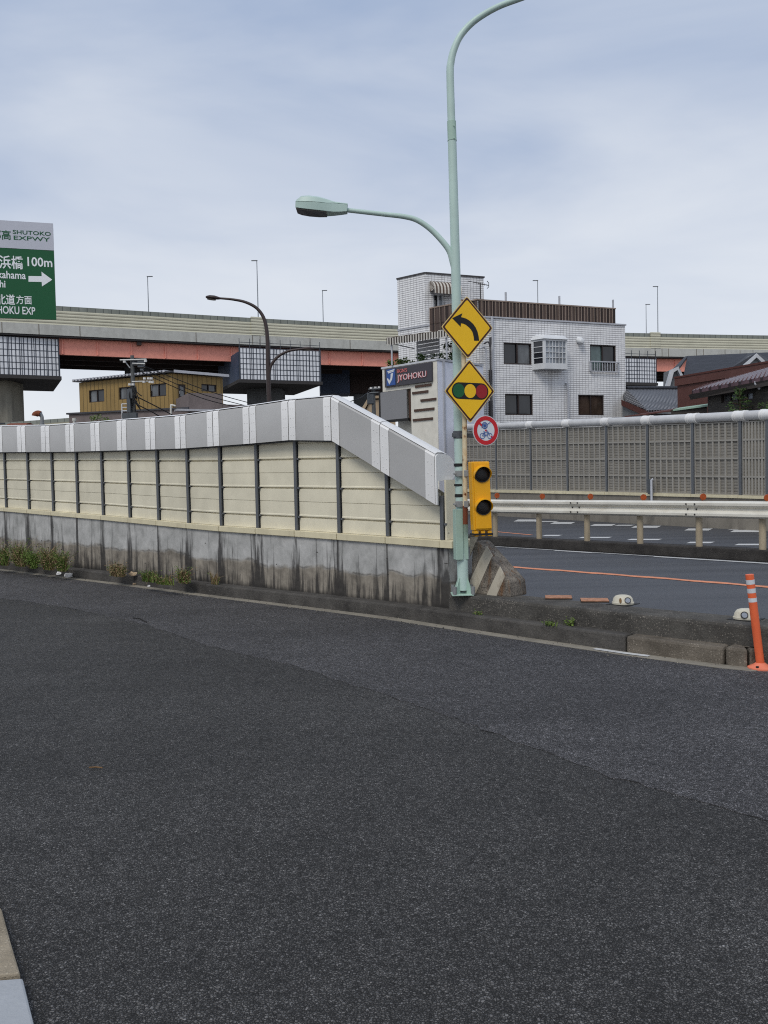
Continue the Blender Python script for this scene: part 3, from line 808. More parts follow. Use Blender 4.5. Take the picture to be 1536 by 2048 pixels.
# panels, posts and cap
def cap_ring(o, N, z, zbot, lift=0.0):
    prof = [(.075 + lift, zbot), (.075 + lift, z - .03), (.06 + lift, z - .008), (.03, z + lift), (-.06, z + lift), (-.16, z - .025 + lift), (-.23, z - .085), (-.265, z - .16), (-.25, z - .235), (-.2, z - .285), (-.12, z - .30), (.055, z - .30), (.055, zbot)]
    return [(o[0] + N.x * a, o[1] + N.y * a, zz) for a, zz in prof]
for i in range(len(joints) - 1):
    a, b = joints[i], joints[i + 1]
    fr = plan_frame(a, b); L = math.hypot(b[0] - a[0], b[1] - a[1]); N = fr.N
    def sl(u, z, nn):
        q = fr.p(u, 0, nn); return (q.x, q.y, z)
    z0a, z0b = zs[i] + .003, zs[i + 1] + .003
    z1a, z1b = zb[i] + .12, zb[i + 1] + .12
    # courses follow the sill; tall bays hold 2.5 panels of two boards each
    full = .36
    mb = MB()
    uA, uB = .035, L - .035
    def lerp(p, q, u): return p + (q - p) * u / L
    base = [0.0]
    h = 0.17
    for k in range(6):
        base.append(h); h += .19
    def clip_quad(h0, h1, n0, n1):
        # board between heights h0 and h1 above the sill, cut off under the cap
        steps = 6
        for s_ in range(steps):
            ua = uA + (uB - uA) * s_ / steps; ub = uA + (uB - uA) * (s_ + 1) / steps
            lo_a, lo_b = lerp(z0a, z0b, ua) + h0, lerp(z0a, z0b, ub) + h0
            hi_a, hi_b = min(lerp(z0a, z0b, ua) + h1, lerp(z1a, z1b, ua)), min(lerp(z0a, z0b, ub) + h1, lerp(z1a, z1b, ub))
            if hi_a <= lo_a + 1e-4 and hi_b <= lo_b + 1e-4: continue
            hi_a, hi_b = max(hi_a, lo_a + 1e-4), max(hi_b, lo_b + 1e-4)
            mb.poly([sl(ua, lo_a, n0), sl(ub, lo_b, n0), sl(ub, hi_b, n1), sl(ua, hi_a, n1)])
    # profile heights: board faces, stepped grooves and tight seams
    prof = [(0, -.05), (.150, -.05), (.158, -.072), (.172, -.072), (.176, -.045)]
    pts = []
    hh = 0.0
    rows = []
    k = 0
    while hh < 1.6:
        if k % 2 == 0:
            rows += [(hh, -.05), (hh + .165, -.05), (hh + .172, -.082), (hh + .188, -.082), (hh + .190, -.046), (hh + .205, -.046), (hh + .215, -.052)]
            hh += .215
        else:
            rows += [(hh, -.052), (hh + .168, -.052), (hh + .169, -.065), (hh + .173, -.065), (hh + .174, -.05)]
            hh += .174
        k += 1
    for (h0, n0), (h1, n1) in zip(rows[:-1], rows[1:]):
        if h1 > h0: clip_quad(h0, h1, n0, n1)
    # back skin
    mb.poly([sl(uB, z0b, -.14), sl(uA, z0a, -.14), sl(uA, z1a, -.14), sl(uB, z1b, -.14)])
    mb.build('panel', M['cream'], bar)
    # gap strip under the cap
    mb = MB(); d = .035
    mb.hexa([sl(uA, zb[i] - .015, -.012), sl(uB, zb[i + 1] - .015, -.012), sl(uB, zb[i + 1] - .015, -.045), sl(uA, zb[i] - .015, -.045),
             sl(uA, zb[i] + .03, -.012), sl(uB, zb[i + 1] + .03, -.012), sl(uB, zb[i + 1] + .03, -.045), sl(uA, zb[i] + .03, -.045)])
    mb.build('top_channel', M['post_steel'], bar)
    # cap sheet with folded end strips
    m_ = .006
    def cr_(u, lift=0.0): return cap_ring(tuple(fr.p(u, 0, 0))[:2], N, lerp(zt[i], zt[i + 1], u), lerp(zb[i], zb[i + 1], u), lift)
    mb = MB(); mb.loft([cr_(m_), cr_(L - m_)])
    cap = mb.build('cap_sheet', M['cap_grey'], bar, smooth=35)
    wst = L * .17
    for ua, ub in ((m_ + .001, wst), (L - wst, L - m_ - .001)):
        mb = MB(); r0, r1 = cr_(ua, .006), cr_(ub, .006)
        mb.loft([r0[:8], r1[:8]], caps=False, closed=False)
        for k_ in (0.12, .33, .55, .78):
            for uu in (ua * .7 + ub * .3, ua * .3 + ub * .7):
                zz = lerp(zb[i], zb[i + 1], uu) + k_ * (lerp(zt[i], zt[i + 1], uu) - lerp(zb[i], zb[i + 1], uu))
                q = fr.p(uu, 0, .083)
                mb.disc((q.x, q.y, zz), fr.U, (0, 0, 1), .005, 8, thick=.003)
        mb.build('joint_strip', M['cap_white'], cap, smooth=35)
    mb = MB(); mb.loft([[Vector(p) + Vector((0, 0, .012)) for p in cr_(m_, .008)[2:6]], [Vector(p) + Vector((0, 0, .012)) for p in cr_(L - m_, .008)[2:6]]], closed=False, caps=False)
    mb.build('ridge_strip', M['cap_white'], cap, smooth=35)
for i in range(len(joints)):
    a = joints[max(i - 1, 0)]; b = joints[min(i + 1, n)]
    fr = plan_frame(a, b); O = joints[i]
    fr = Frame((O[0], O[1], 0), fr.U, (0, 0, 1), fr.N)
    top = zb[i] + .1
    mb = MB()
    mb.fbox(fr, -.025, .025, zs[i] + .002, top, -.03, -.014)
    mb.fbox(fr, -.006, .006, zs[i] + .002, top, -.13, -.03)
    mb.fbox(fr, -.032, .032, zs[i] + .002, top, -.146, -.13)
    h = .182
    while zs[i] + h < top - .16:
        mb.fbox(fr, .032, .06, zs[i] + h - .012, zs[i] + h + .012, -.046, -.02); h += .389
    mb.build('post', M['post_steel'], bar)
# blank end: cream flat post and rounded end cap
fr = plan_frame(joints[n - 1], joints[n]); fr = Frame((joints[n][0], joints[n][1], 0), fr.U, (0, 0, 1), fr.N)
mb = MB(); mb.fbox(fr, .034, .06, zs[n] + .003, zt[n] - .29, -.2, -.035)
for v_ in (zs[n] + .08, ):
    for n_ in (-.07, -.16): mb.disc(fr.p(.0602, v_, n_), fr.N, (0, 0, 1), .008, 8, thick=.004, m=1)
mb.build('end_plate', [M['cream'], M['joint_dark']], bar)
mb = MB(); ring = cap_ring(joints[n], fr.N, zt[n], zb[n], .006)
r2 = [tuple(Vector(p) + fr.U * .02) for p in ring]
mb.loft([ring, r2]); mb.build('end_cap', M['cap_white'], bar, smooth=35)

# ------------------------------------------------------------------ far noise barrier with louvred panels and tube cap
FAR = [(4.28, 38.4), (5.65, 35.21), (10.24, 24.47), (13.0, 18.0)]
F_TUBE = [(700, 858), (797, 852.5), (906, 848.8), (996, 845), (1150, 838), (1290, 831.6), (1420, 825), (1536, 818), (1700, 808), (2100, 782)]
F_SILL = [(700, 972), (862, 976.5), (992, 979.5), (1207, 983.5), (1480, 990.5), (1700, 997), (2100, 1008)]
F_SILLB = [(700, 977), (862, 982), (992, 985), (1207, 989.5), (1480, 996.6), (1700, 1003), (2100, 1015)]
FPOST = [740, 799, 862, 928, 991, 1060, 1133, 1211, 1293, 1383, 1478, 1532, 1640, 1760, 1900, 2070]
fj = []
for px in FPOST:
    q = on_path(px, np.interp(px, [c[0] for c in F_SILL], [c[1] for c in F_SILL]), [FAR[1], FAR[2]])
    fj.append((q.x, q.y))
ft = [z_at(x, y, F_TUBE) for x, y in fj]; fs_ = [z_at(x, y, F_SILL) for x, y in fj]; fb = [z_at(x, y, F_SILLB) for x, y in fj]
mb = MB()
bk = offset_path(fj, .5)
for i in range(len(fj) - 1):
    a, b, c, d = fj[i], fj[i + 1], bk[i], bk[i + 1]
    mb.hexa([(*a, -.02), (*b, -.02), (*d, -.02), (*c, -.02), (*a, fb[i]), (*b, fb[i + 1]), (*d, fb[i + 1]), (*c, fb[i])])
tag(mb.build('retaining_wall', M['old_concrete']), 'dingy low concrete wall under the taupe louvred sound barrier beyond the guardrail', 'wall')
fbar = thing('noise_barrier', 'taupe louvred sound barrier with white tube along its top, beyond the guardrail', 'noise barrier', (*fj[6], fs_[6]))
TR = .15
for i in range(len(fj) - 1):
    a, b = fj[i], fj[i + 1]
    fr = plan_frame(a, b); L = math.hypot(b[0] - a[0], b[1] - a[1])
    def sl(u, z, nn):
        q = fr.p(u, 0, nn); return (q.x, q.y, z)
    def lp(p, q, u): return p + (q - p) * u / L
    mb = MB()
    mb.hexa([sl(.01, fb[i] + .003, .04), sl(L - .01, fb[i + 1] + .003, .04), sl(L - .01, fb[i + 1] + .003, -.3), sl(.01, fb[i] + .003, -.3),
             sl(.01, fs_[i], .04), sl(L - .01, fs_[i + 1], .04), sl(L - .01, fs_[i + 1], -.3), sl(.01, fs_[i], -.3)])
    mb.build('sill', M['cream_sill'], fbar)
    za, zc = fs_[i] + .004, fs_[i + 1] + .004; ta, tb = ft[i] - 2 * TR - .01, ft[i + 1] - 2 * TR - .01
    u0, u1 = .075, L - .075
    mb = MB()
    def q_(u, v, nn):                      # v 0..1 between sill and tube
        lo, hi = lp(za, zc, u), lp(ta, tb, u); return sl(u, lo + (hi - lo) * v, nn)
    Hh = ta - za
    mb.poly([q_(u0, 0, -.1), q_(u1, 0, -.1), q_(u1, 1, -.1), q_(u0, 1, -.1)], [(0, 0), (L, 0), (L, Hh), (0, Hh)], 0)
    mb.poly([q_(u1, 0, -.16), q_(u0, 0, -.16), q_(u0, 1, -.16), q_(u1, 1, -.16)], [(0, 0), (L, 0), (L, Hh), (0, Hh)], 0)
    def rib(ua, ub, va, vb, n1, mm=1):
        mb.hexa([q_(ua, va, n1), q_(ub, va, n1), q_(ub, va, -.101), q_(ua, va, -.101), q_(ua, vb, n1), q_(ub, vb, n1), q_(ub, vb, -.101), q_(ua, vb, -.101)], mm)
    rows = 4; colsn = 7
    for r_ in range(rows + 1):
        v_ = r_ / rows; rib(u0, u1, max(0, v_ - .012), min(1, v_ + .012), -.058)
    for c_ in range(colsn + 1):
        uc = u0 + (u1 - u0) * c_ / colsn; rib(max(u0, uc - .03), min(u1, uc + .03), 0, 1, -.062)
    mb.build('louvred_panel', [M['louvre'], M['louvre_frame']], fbar)
    mb = MB(); mb.tube([sl(0.004, ft[i] - TR, -.1), sl(L - .004, ft[i + 1] - TR, -.1)], TR * .94, 20); mb.build('tube', M['tube_cap'], fbar, smooth=40)
for i in range(len(fj)):
    a = fj[max(i - 1, 0)]; b = fj[min(i + 1, len(fj) - 1)]
    fr = plan_frame(a, b); fr = Frame((*fj[i], 0), fr.U, (0, 0, 1), fr.N)
    mb = MB(); mb.fbox(fr, -.05, .05, fs_[i] + .003, ft[i] - 2 * TR, -.06, -.04); mb.fbox(fr, -.01, .01, fs_[i] + .003, ft[i] - 2 * TR, -.15, -.06)
    mb.build('post', M['post_steel'], fbar)
    sl_z = ((ft[min(i + 1, len(fj) - 1)] - ft[max(i - 1, 0)]) / max(.1, math.hypot(b[0] - a[0], b[1] - a[1])))
    mb = MB(); c = fr.p(0, ft[i] - TR, -.1); dv = (fr.U + Vector((0, 0, sl_z))).normalized()
    mb.tube([c - dv * .2, c + dv * .2], TR * 1.02, 20)
    for s_ in (-.2, .2, -.12, .12): mb.tube([c + dv * (s_ - .012), c + dv * (s_ + .012)], TR * 1.09, 20)
    mb.build('tube_collar', M['cap_white'], fbar, smooth=40)

# ------------------------------------------------------------------ centre kerb and guardrail
RA, RB = H(1020, 1074, .22), H(1536, 1099, .22)
rd = (RB - RA).normalized()
def rl(px): return V(px, 1040, RA, RB)
q0, q1 = rl(850), rl(2120)
mf = [(q0.x - .05, q0.y - .25), (q1.x - .05, q1.y - .25)]
pn = Vector((rd.y, -rd.x, 0))
mf = [tuple((Vector((q.x, q.y, 0)) + pn * .1))[:2] for q in (q0, q1)]; mbk = [tuple((Vector((q.x, q.y, 0)) - pn * .3))[:2] for q in (q0, q1)]
extrude_band(mf, mbk, -.02, .215, 'median_kerb', M['block_top'], .03)
for f0, f1, w_ in ((-.1, .26, .08), (.26, .42, .17), (.42, .66, .09), (.66, 2.0, .17)):
    a, b = RA.lerp(RB, f0) + pn * .24, RA.lerp(RB, f1) + pn * .24
    mark('road_marking', [a, b, b + pn * w_, a + pn * w_], .001, M['white_paint'])
gr = thing('guardrail', 'long white steel guardrail on posts along the centre kerb of the main road', 'guardrail', (RA.x, RA.y, .22))
R_T = [(700, 990), (897, 996.6), (988, 999), (1250, 1000.5), (1536, 1002.5), (2100, 1007)]; R_B = [(700, 1013), (897, 1022), (988, 1025.5), (1250, 1031), (1536, 1038), (2100, 1052)]
sx = [rl(x) for x in np.linspace(870, 2080, 26)]
rings = []
for q in sx:
    t_, b_ = z_at(q.x, q.y, R_T), z_at(q.x, q.y, R_B); h_ = t_ - b_
    pr = [(.085, 1.0), (.13, .97), (.165, .88), (.165, .74), (.13, .62), (.10, .56), (.10, .44), (.13, .38), (.165, .26), (.165, .12), (.13, .03), (.085, 0)]
    outer = [(q.x + pn.x * a, q.y + pn.y * a, b_ + h_ * v) for a, v in pr]
    inner = [(q.x + pn.x * (a - .018), q.y + pn.y * (a - .018), b_ + h_ * v) for a, v in reversed(pr)]
    rings.append(outer + inner)
mb = MB(); mb.loft(rings); beam = mb.build('rail_beam', M['rail_white'], gr, smooth=30)
for px in (1158, 1390, 940, 1620):
    q = rl(px); t_, b_ = z_at(q.x, q.y, R_T), z_at(q.x, q.y, R_B); fr = Frame((q.x, q.y, b_), rd, (0, 0, 1), pn)
    mb = MB()
    for u in (-.09, .09):
        for v in (.2, .5, .82): mb.disc(fr.p(u, v * (t_ - b_), .172 if v != .5 else .105), rd, (0, 0, 1), .016, 8, thick=.012)
    mb.build('splice_bolts', M['joint_dark'], beam)
for px, yb in [(904, 1061), (990, 1067), (1078, 1072), (1174, 1076), (1280, 1080), (1398, 1086), (1525, 1092), (1660, 1098), (1820, 1106), (2010, 1115)]:
    q = rl(px); t_ = z_at(q.x, q.y, R_T)
    mb = MB(); mb.tube([(q.x, q.y, .2), (q.x, q.y, t_ - .03)], .065, 14)
    mb.build('post', M['rail_post'], gr, smooth=40)
for px, y in [(912, 990.5), (993.5, 991), (1084, 992.5), (1180, 993), (1286, 994.5), (1405, 993.5), (1533, 995.6)]:
    q = rl(px); q2 = V(px, y, RA, RB); t_ = z_at(q.x, q.y, R_T)
    fr = Frame((q2.x, q2.y, q2.z), Vector((1, .15, 0)), (0, 0, 1))
    mb = MB(); mb.tube([(q.x, q.y, t_ - .05), (q.x, q.y, q2.z - .05)], .012, 8)
    mb.disc(fr.p(0, 0, .012), fr.U, (0, 0, 1), .064, 20, thick=.02); 
    st_ = mb.build('reflector', M['reflector'], gr)
# marker pipe with a small box on the far side
q = on_path(1311, 1000, [FAR[1], FAR[2]]); pf = plan_frame(FAR[1], FAR[2])
c = Vector((q.x, q.y, 0)) + pf.N * .16
mk = thing('marker_pipe', 'thin pale pipe with dark box, standing before the louvred barrier', 'pipe', (c.x, c.y, 0))
d = ray(1311, 958); zt_ = EYE.z + d.z * math.hypot(c.x, c.y) / math.hypot(d.x, d.y)
mb = MB(); mb.tube([(c.x, c.y, zt_ - 1.15), (c.x, c.y, zt_ - .03), (c.x + .05, c.y, zt_)], .04, 12); mb.build('pipe', M['pipe_grey'], mk, smooth=40)
fr = Frame((c.x, c.y, zt_), pf.U, (0, 0, 1), pf.N); mb = MB(); mb.fbox(fr, -.17, -.045, -.5, .0, -.11, .02); mb.build('box', M['steel_dark'], mk, bevel=.01)

# ------------------------------------------------------------------ mint green lamp post
LY = 9.15
base = P(926, 1178, LY)
lamp = thing('lamp_post', 'tall mint green lamp post with two curved arms at the end of the cream barrier', 'street lamp', (base.x, base.y, .335))
def pl(pix, Y=LY): return [P(x, y, Y) for x, y in pix]
def smooth_path(pts, n=6):
    out = []
    for i in range(len(pts) - 1):
        p0, p1, p2, p3 = pts[max(i - 1, 0)], pts[i], pts[i + 1], pts[min(i + 2, len(pts) - 1)]
        for k in range(n):
            t = k / n
            out.append(.5 * ((2 * p1) + (p2 - p0) * t + (2 * p0 - 5 * p1 + 4 * p2 - p3) * t * t + (3 * p1 - p0 - 3 * p2 + p3) * t ** 3))
    return out + [pts[-1]]
lo_pole = pl([(926.5, 1180), (917.5, 850), (911.5, 540), (904.2, 281)])
mb = MB(); mb.tube([lo_pole[0].lerp(lo_pole[1], 0)] + lo_pole[1:], [.062, .056, .051, .047], 24)
pole = mb.build('pole', M['green_steel'], lamp, smooth=40)
up = smooth_path(pl([(904.0, 278), (900.3, 153), (902, 124), (908, 99), (920.6, 72), (941.6, 48), (966.4, 29.7), (998.5, 12.4), (1035, -1), (1080, -16), (1145, -32)]))
mb = MB(); mb.tube(up, [.043 - .016 * i / len(up) for i in range(len(up))], 20); mb.build('upper_arm', M['green_steel'], lamp, smooth=40)
mb = MB(); a, b = P(904.3, 281, LY), P(903.0, 243, LY); mb.tube([a, b], .0485, 24); mb.tube([a - Vector((0, 0, .006)), a + Vector((0, 0, .004))], .0505, 24)
for yy in (251, 276):
    c = P(908, yy, LY - .045); mb.disc(c, (1, 0, 0), (0, 0, 1), .008, 8, thick=.01)
mb.build('coupling', M['green_old'], lamp, smooth=40)
low = smooth_path(pl([(911.5, 548), (905, 522), (898.5, 501.5), (883, 480.6), (859.5, 457), (833.4, 440), (807, 433), (768, 428.5), (690, 419.8)]))
mb = MB(); mb.tube(low, [.036 - .012 * i / len(low) for i in range(len(low))], 18); mb.build('lower_arm', M['green_steel'], lamp, smooth=40)
def lamp_head(tip_px, root_px, Y, mat, size, tilt_y):
    # profile along the head: fraction from root, half depth, top rise, bottom drop
    A = P(*root_px, Y); B = P(*tip_px, Y); X = (B - A); L = X.length; X.normalize()
    Dp = Vector((0, 1, 0)); Z = X.cross(Dp) if X.x < 0 else Dp.cross(X)
    if Z.z < 0: Z = -Z
    st = [(0, .20, .085, .105), (.12, .22, .09, .13), (.26, .27, .10, .15), (.4, .36, .135, .155), (.55, .43, .165, .155), (.75, .45, .18, .145), (.9, .42, .165, .125), (.985, .35, .09, .10), (1.0, .33, .05, .085)]
    lid = MB(); body = MB(); r1 = []; r2 = []
    for f_, w, tp, bt in st:
        o = A + X * (L * f_); w *= L * .5; tp *= L * .95; bt *= L * .78; seam_ = .03 * L if f_ > .3 else .055 * L
        r1.append([o - Dp * w + Z * seam_, o - Dp * w * .86 + Z * (seam_ + (tp - seam_) * .72), o - Dp * w * .6 + Z * tp, o + Dp * w * .6 + Z * tp, o + Dp * w * .86 + Z * (seam_ + (tp - seam_) * .72), o + Dp * w + Z * seam_])
        r2.append([o - Dp * w + Z * (seam_ - .004), o + Dp * w + Z * (seam_ - .004), o + Dp * w * .93 - Z * bt, o - Dp * w * .93 - Z * bt])
    lid.loft(r1); body.loft(r2)
    h = body.build('lamp_head', mat, lamp, smooth=25, bevel=.003)
    lid.build('lid', mat, h, smooth=25)
    mb = MB(); pts = []
    for f_, w, tp, bt in st[3:-1]:
        pts.append((A + X * (L * f_), w * L * .5 * .84, bt * .78 * L + .003))
    ring = [o - Dp * w - Z * b for o, w, b in pts] + [o + Dp * w - Z * b for o, w, b in reversed(pts)]
    mb.prism(ring, -Z * .008); mb.build('lens', M['lens'], h)
lamp_head((592.5, 412), (695, 417), LY, M['green_steel'], 1, 0)
lamp_head((1290, -46), (1140, -32), LY, M['green_steel'], 1, 0)
fr = Frame((base.x, base.y, 0), (1, .0, 0), (0, 0, 1))
mb = MB(); mb.fbox(fr, -.13, .11, .336, .352, -.12, .12); mb.build('base_plate', M['green_old'], lamp, bevel=.004)
for k in range(4):
    a = math.radians(45 + 90 * k); dx, dy = math.cos(a), math.sin(a)
    ct = Vector((base.x, base.y, .35)); t = Vector((dx, dy, 0)); s_ = Vector((-dy, dx, 0)) * .006
    mb = MB(); pr = [ct + t * .055, ct + t * .13, ct + t * .13 + Vector((0, 0, .02)), ct + t * .055 + Vector((0, 0, .2))]
    mb.prism([p - s_ for p in pr], s_ * 2); mb.build('rib', M['green_old'], lamp)
    bx = ct + Vector((.1 * (1 if dx > 0 else -1) * 1.0, .1 * (1 if dy > 0 else -1), 0))
    mb = MB(); mb.tube([bx, bx + Vector((0, 0, .085))], .024, 12); mb.build('anchor_bolt', M['galv'], lamp, smooth=40)
bx0, bx1 = P(911, 1120, LY - .07), P(935, 1018, LY - .07)
fr = Frame((bx0.x, bx0.y, bx0.z), (.97, .24, 0), (0, 0, 1), (.24, -.97, 0))
mb = MB(); mb.fbox(fr, 0, .085, 0, bx1.z - bx0.z, -.07, .03); mb.fbox(fr, .086, .15, .0, bx1.z - bx0.z, -.08, .012)
mb.build('cable_cover', M['green_old'], lamp, bevel=.006)

# ------------------------------------------------------------------ rusty sign pipe and its signs
SY = 9.02
sp_ = thing('sign_pole', 'rust spotted cream pipe clamped to the mint green lamp post, carrying road signs', 'sign pole', P(930.5, 1049, SY))
mb = MB(); mb.tube(pl([(930.6, 1048), (929.0, 830), (926, 600)], SY), .0265, 16); mb.build('pipe', M['rusty'], sp_, smooth=40)
mb = MB(); mb.tube(pl([(930.6, 1048.6), (930.4, 1012)], SY - .004), .0275, 16); mb.build('pipe_sleeve', M['rust'], sp_, smooth=40)
for y in (947, 1008):
    c = P(924.5, y, SY + .06); fr = Frame(c, (1, 0, 0), (0, 0, 1))
    mb = MB(); mb.fbox(fr, -.078, .072, -.033, .033, -.005, .012); mb.fbox(fr, .012, .06, -.035, .035, .0, .1)
    mb.tube([fr.p(-.085, .0, -.02), fr.p(-.085, 0, .06)], .014, 8); mb.tube([fr.p(.078, .0, -.02), fr.p(.078, 0, .06)], .014, 8)
    mb.build('clamp', M['galv'], sp_, bevel=.003)
    mb = MB(); mb.tube([P(918.5 + (y - 947) * .03, y - 20, LY), P(918.5 + (y - 947) * .03, y - 14, LY)], .061, 20); mb.tube([P(919, y + 21, LY), P(919, y + 25, LY)], .061, 20)
    mb.build('strap', M['black'], sp_, smooth=40)
mb = MB(); cA, cB = P(904, 869, SY + .1), P(975, 871, SY + .05)
fr = Frame(cA, cB - cA, (0, 0, 1)); mb.fbox(fr, 0, (cB - cA).length, -.028, .018, -.02, .02); mb.tube([P(917.8, 862, LY), P(917.9, 877, LY)], .064, 20)
mb.build('sign_bracket', M['steel_dark'], sp_, bevel=.004)
def diamond(center, a, b, label, yaw):
    c = P(*center, SY - .06)
    U = Vector((math.cos(yaw), math.sin(yaw), 0)); W = (Vector((0, 0, 1)) + Vector((-.012, 0, 0))).normalized(); W = (W - U * W.dot(U)).normalized()
    fr = Frame(c, U, W)
    t = thing('warning_sign', label, 'road sign', c, 'yellow diamond warning signs')
    def ring(k, r, n_):
        pts = []
        for (x, y), (x2, y2) in zip([(1, 0), (0, 1), (-1, 0), (0, -1)], [(0, 1), (-1, 0), (0, -1), (1, 0)]):
            # rounded corner at (x, y)
            for j in range(5):
                s_ = (j - 2) / 2 * r
                px_, py_ = (x - (x) * abs(s_) * 1.0 - (x) * 0, y - (y) * abs(s_))
                tx, ty = (-y, x)
                cut = r * .5 * (1 - (s_ / r) ** 2) if r else 0
                pts.append(fr.p((px_ + tx * s_ - x * cut * .6) * a * k, (py_ + ty * s_ - y * cut * .6) * b * k, n_))
        return pts
    mb = MB(); mb.prism(ring(1.0, .05, -.012), fr.N * .014); mb.build('plate', M['sign_edge'], t)
    mb = MB(); mb.poly(ring(.965, .05, .0035)); mb.build('border', M['sign_brown'], t)
    mb = MB(); mb.poly(ring(.885, .06, .0055)); mb.build('face', M['sign_yellow'], t)
    mb = MB(); mb.fbox(fr, -.03, .03, -.1, .1, -.05, -.0125); mb.build('bracket', M['galv'], t)
    return t, fr
s1, fr1 = diamond((934.7, 655), .293, .336, 'yellow diamond sign with black arrow curving left', math.radians(14))
# curved arrow: pixel outline measured on the sign face, carried over to sign units
def face_pts(fr, pix, n_):
    out = []
    for x, y in pix:
        d = ray(x, y); t_ = (fr.O - EYE).dot(fr.N) / d.dot(fr.N); q = EYE + d * t_
        u, v = fr.uv(q); out.append(fr.p(u, v, n_))
    return out
def crop4(x, y): return (860 + x / 6.826, 560 + y / 6.826)
arrow = [(600, 830), (668, 830), (660, 770), (645, 705), (620, 650), (585, 600), (540, 558), (490, 528), (440, 512), (420, 508), (440, 455), (300, 522), (415, 640), (420, 592), (450, 596), (485, 612), (520, 640), (552, 672), (578, 715), (592, 770)]
mb = MB(); mb.poly(list(reversed(face_pts(fr1, [crop4(*p) for p in arrow], .0075)))); mb.build('arrow', M['sign_black'], s1)
s2, fr2 = diamond((939.6, 782.3), .288, .342, 'yellow diamond sign showing a green, amber and red traffic light', math.radians(14))
cl_, cr_2 = [crop4(390, 1510), crop4(545, 1517)], [crop4(700, 1523)]
def uvp(fr, px): 
    d = ray(*px); t_ = (fr.O - EYE).dot(fr.N) / d.dot(fr.N); return fr.uv(EYE + d * t_)
g_, y_, r_ = uvp(fr2, crop4(390, 1510)), uvp(fr2, crop4(545, 1517)), uvp(fr2, crop4(700, 1523))
R_ = .079
mb = MB(); pts = []
for k in range(13):
    a = math.radians(90 + 180 * k / 12); pts.append(fr2.p(g_[0] + R_ * math.cos(a), g_[1] + R_ * 1.12 * math.sin(a), .0075))
for k in range(13):
    a = math.radians(-90 + 180 * k / 12); pts.append(fr2.p(r_[0] + R_ * math.cos(a), r_[1] + R_ * 1.12 * math.sin(a), .0075))
mb.poly(pts); mb.build('signal_outline', M['sign_black'], s2)
for (u, v), m_, nm in ((g_, 'sign_green', 'green_dot'), (y_, 'sign_yellow', 'amber_dot'), (r_, 'sign_red', 'red_dot')):
    mb = MB(); mb.disc(fr2.p(u, v, .0095), fr2.U, fr2.W * 1.13, .066, 32); mb.build(nm, M[m_], s2)
c = P(971.5, 861, SY - .05)
fr3 = Frame(c, (math.cos(.25), math.sin(.25), 0), (0, 0, 1))
s3 = thing('prohibition_sign', 'round red rimmed white sign barring bicycles, lowest sign on the rusty pipe', 'road sign', c)
rw, rh = .147, .162
mb = MB(); mb.disc(fr3.p(0, 0, -.012), fr3.U * (rw / rh), fr3.W, rh, 48, thick=.014); mb.build('plate', M['sign_white'], s3)
mb = MB(); mb.disc(fr3.p(0, 0, .004), fr3.U * (rw / rh), fr3.W, rh * .955, 48, r_in=rh * .68); mb.build('ring', M['red'], s3)
def bar2(mb, fr, x0, y0, x1, y1, w, n_):
    d_ = Vector((x1 - x0, y1 - y0)).normalized() * w / 2; p_ = (-d_.y, d_.x)
    mb.poly([fr.p(x0 - p_[0], y0 - p_[1], n_), fr.p(x1 - p_[0], y1 - p_[1], n_), fr.p(x1 + p_[0], y1 + p_[1], n_), fr.p(x0 + p_[0], y0 + p_[1], n_)])
mb = MB(); bar2(mb, fr3, -.076, .083, -.042, .05, .022, .0055); bar2(mb, fr3, -.005, .008, .01, -.008, .02, .0035); bar2(mb, fr3, .058, -.06, .078, -.08, .02, .0055); mb.build('slash', M['red'], s3)
mb = MB(); mb.disc(fr3.p(-.013, .054, .0065), fr3.U, fr3.W * 1.1, .033, 24, r_in=.026); mb.disc(fr3.p(-.013, .054, .0075), fr3.U, fr3.W * 1.1, .012, 16)
for k in range(10):
    a = k * math.pi / 5; bar2(mb, fr3, -.013 + .012 * math.cos(a), .054 + .013 * math.sin(a), -.013 + .027 * math.cos(a), .054 + .03 * math.sin(a), .005, .0065)
bar2(mb, fr3, .014, .064, .052, .088, .007, .007); bar2(mb, fr3, -.05, .03, -.03, .04, .006, .007)
mb.build('wheel_symbol', M['sign_blue'], s3)
mb = MB()
for cx_ in (-.042, .044): mb.disc(fr3.p(cx_, -.058, .0065), fr3.U, fr3.W * 1.1, .029, 24, r_in=.0235)
for x0, y0, x1, y1 in ((-.042, -.058, -.022, -.022), (-.022, -.022, .022, -.018), (-.022, -.022, .0, -.058), (.0, -.058, .024, -.02), (-.042, -.058, .0, -.058), (.044, -.058, .02, -.006), (.02, -.006, .004, .0), (-.03, -.012, -.014, -.012)):
    bar2(mb, fr3, x0, y0, x1, y1, .006, .007)
mb.build('bicycle_symbol', M['sign_blue'], s3)

